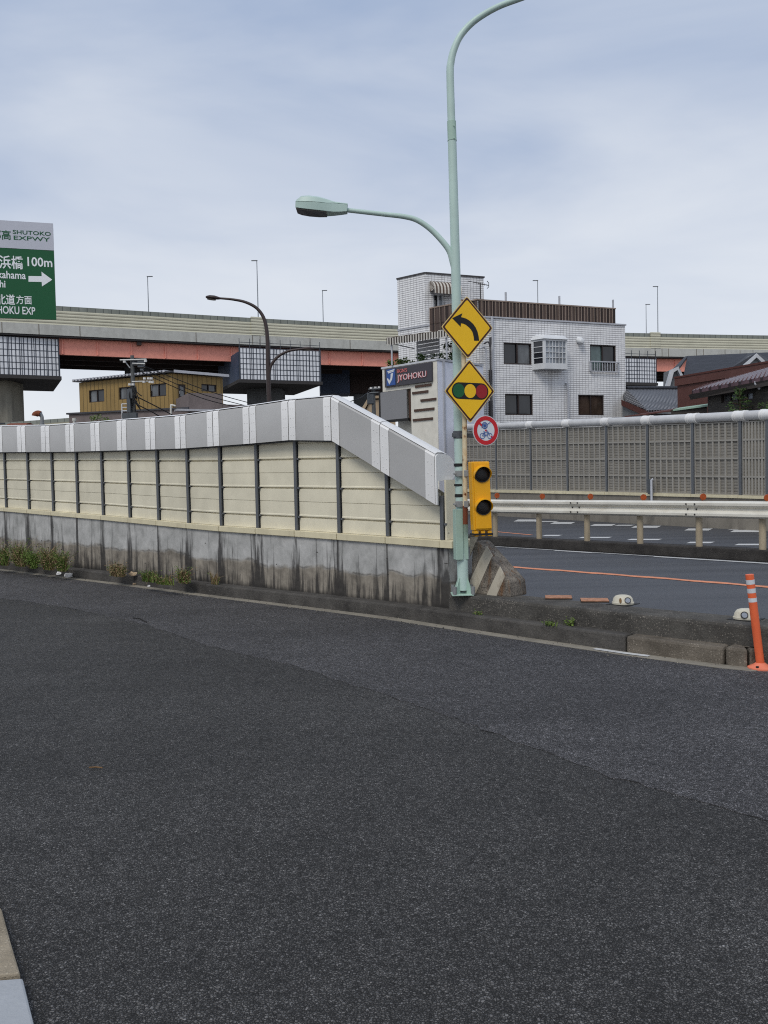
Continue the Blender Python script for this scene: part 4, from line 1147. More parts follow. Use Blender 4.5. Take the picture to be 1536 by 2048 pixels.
# ------------------------------------------------------------------ concrete wedge and the amber signal
kd_dir = Vector((.70, -.714, 0)); kn = Vector((.714, .70, 0))              # along the median, and across it away from the road
WZ = .335
wa = H(940, 1186, WZ)
def wz(l, z, d): return Vector((wa.x, wa.y, 0)) + kd_dir * l + kn * d + Vector((0, 0, z))
WL, WT, WH, WE = .56, .31, .585, .17
wedge = thing('concrete_wedge', 'stained concrete wedge with white chevron stripes, at the head of the median', 'crash block', (wa.x, wa.y, WZ))
wtop = .085
near_ = [(0, 0), (WL, 0), (WL - .015, WE), (wtop, WH), (0, WH)]
lean = .06
mb = MB(); mb.loft([[wz(l, WZ - .005 + z, lean * z / WH) for l, z in near_], [wz(l, WZ - .005 + z, WT - lean * .6 * z / WH) for l, z in near_]])
mb.build('block', M['wedge'], wedge, bevel=.016)
fw_ = Frame(wz(0, WZ, 0), kd_dir, (Vector((0, 0, WH)) + kn * lean), None)
fw_.N = fw_.U.cross(fw_.W).normalized()
for pix in ([(410, 1200), (488, 1200), (410, 1395)], [(582, 1292), (640, 1388), (470, 1775), (412, 1768), (412, 1640), (505, 1440)], [(716, 1500), (768, 1605), (682, 1800), (582, 1790)]):
    pts = []
    for x, y in pix:
        d = ray(860 + x / 5.12, 840 + y / 5.12); t_ = (fw_.O - EYE).dot(fw_.N) / d.dot(fw_.N); q = EYE + d * t_; pts.append(fw_.p(*fw_.uv(q), .0035))
    mb = MB(); mb.prism(pts[::-1], -fw_.N * .012); mb.build('stripe', M['chev'], wedge)
sg = thing('warning_light', 'amber yellow double signal box, unlit, above the chevron wedge', 'signal light', P(963, 1068, 8.98))
sy = 8.85
yaw = math.radians(12)
c0 = P(948, 1062, sy); U = Vector((math.cos(yaw), math.sin(yaw), 0))
fr = Frame(c0, U, Vector((-.022, 0, 1)).normalized())
w_ = .205; h_ = (P(948, 923, sy) - c0).length
mb = MB(); mb.fbox(fr, 0, w_, 0, h_, -.12, 0); box = mb.build('housing', M['signal_yellow'], sg, bevel=.012)
mb = MB(); mb.fbox(fr, .02, w_ - .006, .02, h_ - .015, .001, .014); mb.build('front_door', M['signal_yellow'], box, bevel=.006)
for vy in (h_ * .815, h_ * .345):
    cc = fr.p(.108, vy, .013)
    mb = MB(); mb.disc(cc, fr.U, fr.W, .088, 32, r_in=.078, thick=.012); bez = mb.build('bezel', M['black'], sg)
    mb = MB(); rings = []
    for r_, n_ in ((.079, .004), (.066, .012), (.04, .018), (.012, .021)):
        rings.append([cc + (fr.U * math.cos(2 * math.pi * k / 28) + fr.W * math.sin(2 * math.pi * k / 28)) * r_ + fr.N * n_ for k in range(28)])
    mb.loft(rings); mb.build('lens', M['signal_glass'], bez, smooth=60)
    mb = MB(); ro, ri = [], []
    for k in range(25):
        a = math.radians(-22 + 224 * k / 24); ln = .055 * (math.sin(math.radians(90 * min(1, min(k, 24 - k) / 7)))) + .02
        for lst, rr in ((ro, .096), (ri, .090)):
            e_ = fr.U * math.cos(a) * rr + fr.W * math.sin(a) * rr
            lst.append((cc + e_ + fr.N * -.002, cc + e_ + fr.N * ln - fr.W * .02 * ln / .12))
    for k in range(24):
        mb.poly([ro[k][0], ro[k + 1][0], ro[k + 1][1], ro[k][1]]); mb.poly([ri[k + 1][0], ri[k][0], ri[k][1], ri[k + 1][1]]); mb.poly([ro[k][1], ro[k + 1][1], ri[k + 1][1], ri[k][1]])
    for k in (0, 24): mb.poly([ro[k][0], ro[k][1], ri[k][1], ri[k][0]])
    mb.build('hood', M['signal_yellow'], sg, smooth=50)
mb = MB()
for u in (.03, .105, .18): mb.fbox(fr, u - .022, u + .022, -.06, -.003, -.1, -.005)
mb.fbox(fr, -.01, w_ + .01, -.05, -.028, -.12, .0, 1)
mb.build('bracket', [M['signal_yellow'], M['black']], sg, bevel=.003)

# ------------------------------------------------------------------ dome markers, plates, orange post on the median
def delineator(px, py, label, flip):
    b = H(px, py, .336)
    t = thing('dome_marker', label, 'road marker', (b.x, b.y, .336), 'cream dome markers along the median')
    U = kd_dir; N = -kn
    N2 = Vector((-.15, -.99, 0)).normalized(); U2 = Vector((.99, -.15, 0)).normalized()
    rings = []
    for r_, z in ((.108, 0), (.108, .02), (.102, .024), (.092, .06), (.074, .082), (.045, .091), (.0, .092)):
        rings.append([b + (U2 * math.cos(2 * math.pi * k / 28) * r_ + N2 * math.sin(2 * math.pi * k / 28) * r_ * .85) + Vector((0, 0, z)) for k in range(28)])
    mb = MB(); mb.loft(rings); body = mb.build('body', M['delin'], t, smooth=40)
    fr = Frame(b + N2 * .076 + Vector((0, 0, .045)), U2, (Vector((0, 0, 1)) - N2 * .35).normalized())
    k = -1 if flip else 1
    mb = MB(); mb.disc(fr.p(.035 * k, 0, .002), fr.U, fr.W, .031, 24, r_in=.024, thick=.01); le = mb.build('lens_ring', M['joint_dark'], body)
    mb = MB(); mb.disc(fr.p(.035 * k, 0, .004), fr.U, fr.W, .024, 20, thick=.006); mb.build('lens', M['delin_lens'], le)
    mb = MB(); mb.disc(fr.p(-.035 * k, -.002, .0), fr.U * .45, fr.W, .026, 20, thick=.008); mb.build('slot', M['twig'], body)
    mb = MB(); mb.fbox(Frame(b, kd_dir, (0, 0, 1)), -.12, .12, -.002, .004, -.12, .12); mb.build('pad', M['black'], t)
delineator(1246, 1208, 'cream dome road marker beside the terracotta plates', False)
delineator(1492, 1238, 'cream dome road marker behind the orange post', True)
for px, py, lab in ((1117, 1197, 'terracotta plate lying flat on the median, nearest the chevron wedge'), (1189, 1203, 'worn terracotta plate lying flat on the median beside the dome marker')):
    b = H(px, py, .336); t = thing('flat_plate', lab, 'plate', (b.x, b.y, .336), 'terracotta plates on the median')
    fr = Frame(b, Vector((.98, -.18, 0)), (0, 0, 1))
    mb = MB(); mb.fbox(fr, -.14, .14, .001, .012, -.1, .1); mb.build('base', M['dark_wood'], t)
    mb = MB(); mb.fbox(fr, -.138, .138, .0125, .024, -.098, .098); mb.build('top', M['brick_plate'], t, bevel=.004)
ob = H(1521, 1337, .0)
op = thing('delineator_post', 'orange plastic post with three silver bands, standing by the kerb end', 'traffic post', (ob.x, ob.y, 0))
tp_ = P(1499, 1149, ob.y)
mb = MB(); mb.tube([ob + Vector((0, 0, .03)), tp_], .033, 20); pst = mb.build('post', M['orange'], op, smooth=40)
ax_ = (tp_ - (ob + Vector((0, 0, .03))))
for f0, f1 in ((.895, .945), (.80, .85), (.70, .745)):
    a, b = ob + Vector((0, 0, .03)) + ax_ * f0, ob + Vector((0, 0, .03)) + ax_ * f1
    mb = MB(); mb.tube([a, b], .0338, 20, caps=False); mb.build('reflective_band', M['reflect'], op, smooth=40)
mb = MB(); rings = []
for r_, z in ((.10, 0), (.10, .012), (.055, .035), (.036, .05)):
    rings.append([ob + Vector((math.cos(2 * math.pi * k / 24) * r_, math.sin(2 * math.pi * k / 24) * r_, z)) for k in range(24)])
mb.loft(rings); fo = mb.build('foot', M['orange_base'], op, smooth=30)
for a in (-2.3, -.9):
    c = ob + Vector((math.cos(a) * .078, math.sin(a) * .078, .02)); mb = MB(); mb.tube([c, c + Vector((0, 0, .012))], .012, 10); mb.build('bolt', M['twig_dark'], fo)

# ------------------------------------------------------------------ green highway sign
gA, gB = P(-255, 600, 24.6), P(112, 600, 26.0)
gfr = plan_frame((gA.x, gA.y), (gB.x, gB.y))
def gp(x, y):
    q = V(x, y, gA, gB); return gfr.uv(q)
ur = gp(109, 540)[0]; vt = gp(53, 443.5)[1]; vb = gp(53, 637.5)[1]; vm = gp(53, 498)[1]; ul = gp(-236, 540)[0]
hs = thing('highway_sign', 'large green expressway direction sign with silver header, at left above the barrier', 'highway sign', gfr.p(ul, 0, 0))
mb = MB(); mb.fbox(gfr, ul, ur, vb, vm - .01, -.08, 0); gpn = mb.build('panel', M['highway_green'], hs)
mb = MB(); mb.fbox(gfr, ul, ur, vm, vt, -.08, 0); gph = mb.build('header', M['highway_grey'], hs)
def gtext(s_, x0, y0, x1, y1, m_, par, bold=.012):
    xm = (x0 + x1) / 2; a = (gp(x0, (y0 + y1) / 2)[0], gp(xm, y1)[1]); b = (gp(x1, (y0 + y1) / 2)[0], gp(xm, y0)[1]); text_mesh(s_, M[m_], par, gfr, a[0], b[0], a[1], b[1], .006, bold, .005)
gtext('首都高', -38, 459, 21.5, 478.5, 'highway_green', gph, .012)
gtext('SHUTOKO', 25.5, 461.8, 101.5, 469.8, 'highway_green', gph, .012)
gtext('EXPWY', 27.5, 473.2, 100, 481.4, 'highway_green', gph, .008)
gtext('鹿浜橋', -26, 510.5, 46, 537.5, 'highway_white', gpn, .014)
gtext('100m', 55, 515, 104.5, 533.5, 'highway_white', gpn, .016)
gtext('Shikahama', -27, 541.5, 51.5, 557, 'highway_white', gpn, .014)
gtext('bashi', -24, 560, 10.8, 574.5, 'highway_white', gpn, .014)
gtext('東北道', -26, 588, 30, 609, 'highway_white', gpn, .014)
gtext('方面', 32.5, 591, 63.5, 608.5, 'highway_white', gpn, .012)
gtext('TOHOKU EXP', -29, 612.5, 70.5, 628, 'highway_white', gpn, .014)
mb = MB(); mb.poly([gfr.p(*gp(x, y), .006) for x, y in [(57, 563.5), (83.5, 564), (84, 573), (104.5, 559.5), (83, 543.5), (83.5, 552.5), (57, 552)]]); mb.build('arrow', M['highway_white'], gpn)
mb = MB(); pb = gfr.p(ul - .5, 0, -.2); mb.tube([(pb.x, pb.y, -.01), (pb.x, pb.y, vt + .3)], .17, 20); mb.build('support_post', M['galv'], hs, smooth=40)
for v in (vb + .5, vt - .5):
    mb = MB(); mb.tube([gfr.p(ul - .5, v, -.2), gfr.p(ur - .2, v, -.2)], .07, 12); mb.build('support_arm', M['galv'], hs, smooth=40)
    mb = MB()
    for u in (ul + .6, (ul + ur) / 2, ur - .6): mb.fbox(gfr, u - .05, u + .05, v - .09, v + .09, -.2, -.082)
    mb.build('bracket', M['galv'], hs)

# ------------------------------------------------------------------ elevated expressway
VT = 20.0
vp = [H(x, y, VT) for x, y in [(-420, 578), (-200, 594), (0, 605), (112, 611), (260, 620.6), (400, 629.8), (509, 637), (660, 645), (795, 652), (1030, 660), (1251, 666), (1400, 669), (1536, 671.3), (1800, 674), (2300, 678)]]
vpath = [(p.x, p.y) for p in vp]
vpath = densify(vpath, 6)
for _ in range(3): vpath = [vpath[0]] + [((a[0] + 2 * b[0] + c[0]) / 4, (a[1] + 2 * b[1] + c[1]) / 4) for a, b, c in zip(vpath[:-2], vpath[1:-1], vpath[2:])] + [vpath[-1]]
via = thing('elevated_expressway', 'long elevated expressway with cream fence and red girders crossing the background', 'viaduct', (vpath[len(vpath) // 2][0], vpath[len(vpath) // 2][1], 0))
def band(n0, n1, z0, z1, name, mat, m2=None):
    a, b = offset_path(vpath, n0), offset_path(vpath, n1)
    mb = MB(); s_ = 0
    for i in range(len(a) - 1):
        L = math.hypot(a[i + 1][0] - a[i][0], a[i + 1][1] - a[i][1])
        A, B, C_, D_ = a[i], a[i + 1], b[i + 1], b[i]
        mb.poly([(*A, z0), (*B, z0), (*B, z1), (*A, z1)], [(s_, z0), (s_ + L, z0), (s_ + L, z1), (s_, z1)])
        mb.poly([(*C_, z0), (*D_, z0), (*D_, z1), (*C_, z1)], [(s_ + L, z0), (s_, z0), (s_, z1), (s_ + L, z1)])
        mb.poly([(*A, z1), (*B, z1), (*C_, z1), (*D_, z1)], [(s_, 0), (s_ + L, 0), (s_ + L, .3), (s_, .3)])
        mb.poly([(*D_, z0), (*C_, z0), (*B, z0), (*A, z0)], [(s_, 0), (s_ + L, 0), (s_ + L, .3), (s_, .3)])
        s_ += L
    return mb.build(name, mat, via)
band(0, .12, VT - .46, VT, 'fence_band', M['glass_band'])
band(-.02, .16, VT - 1.9, VT - .465, 'fence', M['fence_cream'])
band(-.08, .35, VT - 2.95, VT - 1.905, 'parapet', M['viaduct_concrete'])
band(.0, 12.6, VT - 3.12, VT - 2.955, 'deck', M['soffit'])
band(12.25, 12.6, VT - 2.95, VT - .5, 'far_parapet', M['viaduct_concrete'])
band(.75, 1.1, VT - 4.75, VT - 3.125, 'girder', M['red_girder'])
for o_ in (4.3, 8.0, 11.2): band(o_, o_ + .3, VT - 4.75, VT - 3.125, 'girder', M['dark_girder'])
# drain brackets and web stiffeners of the near girder
gp_ = densify(offset_path(vpath, .75), 3.0)
for k in range(2, len(gp_) - 2):
    a, b = gp_[k], gp_[k + 1]
    if not -40 < a[0] < 55: continue
    fr = plan_frame(a, b); mb = MB(); mb.fbox(fr, -.05, .05, VT - 4.7, VT - 3.3, .001, .12); mb.build('stiffener', M['red_girder'], via)
    if k % 4 == 0:
        mb = MB(); mb.fbox(fr, .5, .95, VT - 3.5, VT - 3.14, .13, .6); mb.build('drain_bracket', M['dark_girder'], via)
# parapet joints
ja = offset_path(vpath, -.08)
mb = MB()
for px in (4, 78, 160, 392, 505, 520, 620, 700, 880, 1310, 1324, 1337, 1393, 1407, 1450, 1480, 1506):
    q = on_path(px, np.interp(px, [0, 1536], [660, 700]), ja); q2 = on_path(px + 1, np.interp(px, [0, 1536], [660, 700]), ja)
    u = Vector((q2.x - q.x, q2.y - q.y, 0)).normalized(); fr = Frame((q.x, q.y, 0), u, (0, 0, 1)); mb.fbox(fr, -.04, .04, VT - 2.94, VT - 1.92, -.02, .012)
mb.build('parapet_joint', M['old_concrete'], via)
# wider fence pilasters where the pale boards rise to the top
for px in (514, 1310):
    q = on_path(px, 640, vpath); q2 = on_path(px + 5, 640, vpath)
    u = Vector((q2.x - q.x, q2.y - q.y, 0)).normalized(); fr = Frame((q.x, q.y, 0), u, (0, 0, 1))
    mb = MB(); mb.fbox(fr, -.7, .7, VT - 1.9, VT + .12, -.2, .12); mb.build('fence_pilaster', M['fence_cream'], via)
# cladding hung on the pier heads
def clad(x0, x1, yt0, yt1, yb, Y0, Y1, side=None):
    A, B = P(x0, 700, Y0), P(x1, 700, Y1); fr = plan_frame((A.x, A.y), (B.x, B.y)); L = (Vector((B.x, B.y)) - Vector((A.x, A.y))).length
    zb_ = V(x0 + 2, yb[0], A, B).z; zt_ = V(x0 + 2, yt0, A, B).z
    ce = MB(); ce.fbox(fr, 0, L, zb_, zt_, -.25, 0); o = ce.build('cladding', M['clad'], via)
    mb = MB()
    for k in range(0, 7): mb.fbox(fr, 0, L, zb_ + (zt_ - zb_) * k / 6 - .028, zb_ + (zt_ - zb_) * k / 6 + .028, .001, .03)
    for u in (0, L): mb.fbox(fr, u - .06, u + .06, zb_ - .1, zt_ + .1, -.2, .035)
    for k in range(1, 7): mb.fbox(fr, L * k / 7 - .03, L * k / 7 + .03, zb_, zt_ + .01, .001, .02)
    mb.build('cladding_frame', M['clad_line'], o)
    mb = MB()
    for k in range(9): mb.fbox(fr, L * k / 8 - .025, L * k / 8 + .025, zt_, zt_ + 1.0, -.1, -.05)
    mb.fbox(fr, 0, L, zt_ + .55, zt_ + .6, -.1, -.05)
    mb.build('hand_rail', M['clad_line'], o)
    # pier head behind
    mb = MB(); cap = [fr.p(.05, zb_ + .02, -.3), fr.p(L - .05, zb_ + .02, -.3), fr.p(L - .05, zt_ - .35, -.3), fr.p(.05, zt_ - .35, -.3)]
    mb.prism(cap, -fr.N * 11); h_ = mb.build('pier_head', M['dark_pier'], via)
    mb = MB(); mb.fbox(fr, -.2, L + .2, zb_ - .35, zb_ - .01, -11, .1); mb.build('pier_head_tray', M['soffit'], via)
    mb = MB(); Fs = Frame(fr.p(0, 0, 0), -fr.N, (0, 0, 1), -fr.U); mb.fbox(Fs, .3, 10.5, zb_, zt_ - .4, .01, .12)
    mb.fbox(Frame(fr.p(L, 0, 0), -fr.N, (0, 0, 1), fr.U), .3, 10.5, zb_, zt_ - .4, .01, .12)
    mb.build('side_cladding', M['blue_dark'], via)
    return fr, L, zb_, zt_
f1 = clad(-60, 117, 669, 672, (746.5, 748), 81.0, 84.5)
f2 = clad(479, 640, 695, 702, (758.5, 759.5), 88.5, 92)
f3 = clad(1180, 1312, 714, 718, (763, 764), 101, 104)
def column(px0, px1, Y, ztop, mat):
    A, B = P(px0, 800, Y), P(px1, 800, Y)
    mb = MB(); fr = Frame((A.x, A.y, 0), (1, 0, 0), (0, 0, 1)); w = B.x - A.x; c = .35
    pts = [(c, 0), (w - c, 0), (w, c), (w, 3.2), (0, 3.2), (0, c)]
    mb.prism([(A.x + x, A.y + y, -.01) for x, y in pts], (0, 0, ztop)); o = mb.build('pier_column', mat, via, bevel=.05)
    mb = MB()
    for z in (4.6, 8.3): mb.fbox(fr, -.05, w + .05, z, z + .1, -3.25, .05)
    mb.build('column_band', M['clad_line'], o)
column(-50, 20.5, 84, f1[2] - .34, M['pier'])
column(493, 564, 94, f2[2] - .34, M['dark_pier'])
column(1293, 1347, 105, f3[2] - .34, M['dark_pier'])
# the second carriageway's pier head, seen under the deck
for x0, x1, yt, yb, Y, m_ in ((640, 700, 748, 786, 104, 'blue_dark'), (700, 806, 742, 784, 106, 'dark_girder'), (249, 300, 735, 756, 97, 'dark_pier')):
    A, B = P(x0, yt, Y), P(x1, yb, Y); mb = MB(); fr = Frame((A.x, A.y, 0), (1, .1, 0), (0, 0, 1)); mb.fbox(fr, 0, B.x - A.x, B.z, A.z + 1.2, -4, 0); mb.build('rear_pier_head', M[m_], via)
A, B = P(655, 790, 106), P(812, 790, 106); mb = MB(); fr = Frame((A.x, A.y, 0), (1, .1, 0), (0, 0, 1)); mb.fbox(fr, 3.5, 5.6, -.01, P(700, 786, 106).z, -3, -.5); mb.build('pier_column', M['dark_pier'], via)
q = offset_path(vpath, 13.2); 
# lamp masts
def mast(px, py, hook, label):
    t_ = H(px, py, 26.4)
    near_v = min(vpath, key=lambda p: math.hypot(p[0] - t_.x, p[1] - t_.y))
    t = thing('lamp_mast', label, 'lamp mast', (t_.x, t_.y, VT - 2.955), 'thin lamp masts on the expressway')
    mb = MB(); mb.tube([(t_.x, t_.y, VT - 2.955), (t_.x, t_.y, 26.3)], [.075, .045], 8); mb.build('mast', M['mast'], t, smooth=50)
    mb = MB(); mb.fbox(Frame((t_.x, t_.y, 26.3), (1, 0, 0), (0, 0, 1)), *( (-.08, .6) if hook > 0 else (-.6, .08) ), 0, .08, -.12, .12); mb.build('lamp_head', M['mast'], t, bevel=.03)
mast(295, 552, 1, 'shorter thin lamp mast on the expressway, right of the green sign')
mast(513.5, 520, -1, 'tallest thin lamp mast on the expressway, above the dark brown lamp')
mast(645, 580, 1, 'short thin lamp mast on the expressway, left of the white tiled building')
mast(1075, 560, -1, 'thin lamp mast showing above the white building roof terrace')
mast(1292, 608, 1, 'shorter of two thin lamp masts right of the white building')
mast(1315, 572, -1, 'taller of two thin lamp masts right of the white building')

# ------------------------------------------------------------------ building helpers
def wall_with_holes(mb, fr, L, z0, z1, holes, depth=.14, m=0, uoff=0.0, top=None):
    us = sorted({0, L, *[h[0] for h in holes], *[h[1] for h in holes]}); vs = sorted({z0, z1, *[h[2] for h in holes], *[h[3] for h in holes]})
    for ua, ub in zip(us[:-1], us[1:]):
        for va, vb in zip(vs[:-1], vs[1:]):
            cu, cv = (ua + ub) / 2, (va + vb) / 2
            if any(h[0] < cu < h[1] and h[2] < cv < h[3] for h in holes): continue
            mb.poly([fr.p(ua, va), fr.p(ub, va), fr.p(ub, vb), fr.p(ua, vb)], [(ua + uoff, va), (ub + uoff, va), (ub + uoff, vb), (ua + uoff, vb)], m)
    for a, b, c, d in holes:
        for q in ([(a, c), (a, d)], [(b, d), (b, c)], [(a, d), (b, d)], [(b, c), (a, c)]):
            (x0, y0), (x1, y1) = q
            mb.poly([fr.p(x0, y0), fr.p(x1, y1), fr.p(x1, y1, -depth - .06), fr.p(x0, y0, -depth - .06)], [(x0, y0), (x1, y1), (x1 + .1, y1), (x0 + .1, y0)], m)
def window(parent, fr, h, frame_mat, panes, depth=.12, fw=.06, mull=(.5,), bars=(), name='window'):
    a, b, c, d = h
    mb = MB()
    mb.fbox(fr, a, b, c, c + fw, -depth, -depth + .07); mb.fbox(fr, a, b, d - fw, d, -depth, -depth + .07)
    mb.fbox(fr, a, a + fw, c + fw, d - fw, -depth, -depth + .07); mb.fbox(fr, b - fw, b, c + fw, d - fw, -depth, -depth + .07)
    for k in mull: u = a + (b - a) * k; mb.fbox(fr, u - fw * .6, u + fw * .6, c + fw, d - fw, -depth + .005, -depth + .06)
    for k in bars: v = c + (d - c) * k; mb.fbox(fr, a + fw, b - fw, v - .02, v + .02, -depth + .01, -depth + .05)
    w = mb.build(name, frame_mat, parent)
    ed = [a + fw] + [a + (b - a) * k for k in mull] + [b - fw]
    for i, (ua, ub) in enumerate(zip(ed[:-1], ed[1:])):
        mb = MB(); mb.fbox(fr, ua, ub, c + fw * .5, d - fw * .5, -depth - .05, -depth - .03 + .02 * (i % 2)); mb.build('pane', M[panes[i % len(panes)]], w)
    return w
def px_rect(fr, A, B, x0, y0, x1, y1):
    a = fr.uv(V(x0, (y0 + y1) / 2, A, B)); b = fr.uv(V(x1, (y0 + y1) / 2, A, B)); c = fr.uv(V((x0 + x1) / 2, y1, A, B)); d = fr.uv(V((x0 + x1) / 2, y0, A, B))
    return (a[0], b[0], c[1], d[1])
def crop(ox, oy, s): return lambda x, y: (ox + x / s, oy + y / s)

# ------------------------------------------------------------------ ochre building and the mauve one in front
yC = P(344, 745.5, 62); yL = P(158, 766, 66.4); yR = P(445, 756, 65.0)
ob_ = thing('ochre_building', 'ochre steel clad house with dark framed windows under the expressway', 'building', (yC.x, yC.y, 0))
ztop = yC.z
fA = plan_frame((yL.x, yL.y), (yC.x, yC.y)); LA = (Vector((yC.x, yC.y)) - Vector((yL.x, yL.y))).length
fB = plan_frame((yC.x, yC.y), (yR.x, yR.y)); LB = (Vector((yR.x, yR.y)) - Vector((yC.x, yC.y))).length
c3 = crop(140, 690, 4.8)
def rA(x0, y0, x1, y1): return px_rect(fA, yL, yC, *c3(x0, y0), *c3(x1, y1))
def rB(x0, y0, x1, y1): return px_rect(fB, yC, yR, *c3(x0, y0), *c3(x1, y1))
hA = [rA(182, 430, 328, 548), rA(470, 402, 612, 520), rA(768, 372, 922, 494)]
hB = [rB(1262, 378, 1405, 448)]; hD = rB(1042, 378, 1112, 585)
mb = MB()
wall_with_holes(mb, fA, LA, -.01, ztop - .05, hA); wall_with_holes(mb, fB, LB, -.01, ztop - .05, hB + [hD], uoff=LA)
bk1 = fA.p(0, 0, -8); bk2 = fB.p(LB, 0, -8)
mb.poly([(bk1.x, bk1.y, 0), (yL.x, yL.y, 0), (yL.x, yL.y, ztop - .05), (bk1.x, bk1.y, ztop - .05)]); mb.poly([(yR.x, yR.y, 0), (bk2.x, bk2.y, 0), (bk2.x, bk2.y, ztop - .05), (yR.x, yR.y, ztop - .05)])
mb.poly([(bk2.x, bk2.y, 0), (bk1.x, bk1.y, 0), (bk1.x, bk1.y, ztop - .05), (bk2.x, bk2.y, ztop - .05)])
mb.build('wall', M['ochre'], ob_)
for h in hA: window(ob_, fA, h, M['bronze'], ['glass_grey', 'glass'])
for h in hB: window(ob_, fB, h, M['bronze'], ['glass', 'glass_grey'])
mb = MB(); mb.fbox(fB, hD[0], hD[1], hD[2], hD[3], -.12, -.06); dr = mb.build('door', M['bronze'], ob_)
mb = MB(); mb.fbox(fB, hD[0] + .15, hD[1] - .15, (hD[2] * .55 + hD[3] * .45), hD[3] - .15, -.058, -.045); mb.build('pane', M['glass_grey'], dr)
mb = MB(); mb.fbox(fB, hD[0] + .08, hD[0] + .14, hD[2] + .9, hD[2] + 1.1, -.058, -.0); mb.build('handle', M['galv'], dr)
mb = MB(); pts = [fA.p(-.35, ztop, .35), fA.p(LA + .1, ztop, .35), fB.p(LB + .35, ztop, .35), bk2 + Vector((.3, .3, ztop)), bk1 + Vector((-.3, .3, ztop))]
pts[3].z = pts[4].z = ztop + .5
mb.prism(pts, (0, 0, .12)); rf = mb.build('roof', M['roof_edge'], ob_)
mb = MB()
k = 0.0
while k < LA: mb.fbox(fA, k - .3, k - .12, ztop + .04, ztop + .2, -.4, .42); k += .36
mb.build('roof_ribs', M['pale_edge'], rf)
mb = MB(); mb.fbox(fB, -.05, LB + .35, ztop - .02, ztop + .18, .352, .41); mb.build('flashing', M['pale_edge'], rf)
a_ = px_rect(fB, yC, yR, *c3(1062, 552), *c3(1122, 587))
ac = thing('air_conditioner', 'small off white air conditioner beside the ochre house door', 'air conditioner', fB.p(a_[0], a_[2], .3))
mb = MB(); mb.fbox(fB, a_[0], a_[1], a_[2], a_[3], .1, .45); cs = mb.build('casing', M['ac'], ac, bevel=.02)
mb = MB(); mb.disc(fB.p((a_[0] * .4 + a_[1] * .6), (a_[2] + a_[3]) / 2, .452), fB.U, (0, 0, 1), (a_[3] - a_[2]) * .36, 20, thick=.01); mb.build('fan_grille', M['steel_dark'], cs)
# mauve building
mA, mB_, mC = P(138, 832, 60), P(378, 818, 57.5), P(444.5, 786, 58.5)
fm = plan_frame((mA.x, mA.y), (mB_.x, mB_.y)); LM = (Vector((mB_.x, mB_.y)) - Vector((mA.x, mA.y))).length
mz = mA.z + .1
mv = thing('mauve_building', 'mauve grey rendered building in front of the ochre house', 'building', (mB_.x, mB_.y, 0))
mb = MB(); mb.fbox(fm, 0, LM, -.01, mz, -2.6, 0); mb.build('wall', M['mauve_wall'], mv)
mb = MB(); mb.fbox(fm, -.15, LM, mz + .002, mz + .12, -2.6, .12); mb.build('roof_edge', M['roof_edge'], mv)
f2_ = plan_frame((mB_.x, mB_.y), (mC.x, mC.y)); L2_ = (Vector((mC.x, mC.y)) - Vector((mB_.x, mB_.y))).length
mb = MB(); mb.fbox(f2_, .01, L2_, -.01, P(380, 785.5, 57.5).z, -4.5, .0); mb.build('stair_block', M['mauve_wall'], mv)
mb = MB(); mb.fbox(f2_, -1.0, L2_ * .75, P(380, 822.5, 57).z, P(380, 821, 57).z + .08, .01, .8); mb.build('ledge', M['pale_edge'], mv)
rp = P(476, 812, 60); mb = MB(); fr = plan_frame((mC.x, mC.y), (P(520, 812, 60).x, 60)); mb.fbox(fr, .02, 2.9, -.01, rp.z, -3, 0); mb.build('annex', M['mauve_wall'], mv)
# white ladder frame and bent pipe on its roof
t = P(243, 838, 57.0); ld = thing('roof_ladder', 'white tubular ladder frame on the mauve roof beside the utility pole', 'ladder', t)
mb = MB(); x0, x1 = P(243.5, 808, 57), P(258.5, 808, 57); zb_ = t.z - .5
for x in (x0, x1): mb.tube([(x.x, 57, zb_), (x.x, 57, x0.z)], .04, 8)
mb.build('rail', M['white_frame'], ld)
for y in (808, 815, 822): 
    q = P(243.5, y, 57); mb = MB(); mb.tube([(x0.x, 57, q.z), (x1.x, 57, q.z)], .03, 8); mb.build('rung', M['white_frame'], ld)
pp = smooth_path([P(342, 840, 56.5), P(342, 813, 56.5), P(343.5, 810.5, 56.5), P(351, 812, 56.5)], 4)
tag((lambda m: (m.tube(pp, .07, 10), m.build('vent_pipe', M['ac'], smooth=40))[-1])(MB()), 'thin white bent pipe on the mauve building, right of the utility pole', 'pipe')
pp = [P(148.5, 855, 56), P(148.5, 838, 56)]
tag((lambda m: (m.tube(pp, .09, 10), m.tube([pp[1] - Vector((0, 0, .12)), pp[1] + Vector((0, 0, .05))], .13, 10), m.build('vent_pipe', M['ac'], smooth=40))[-1])(MB()), 'short white capped vent pipe at the left corner of the mauve building', 'pipe')

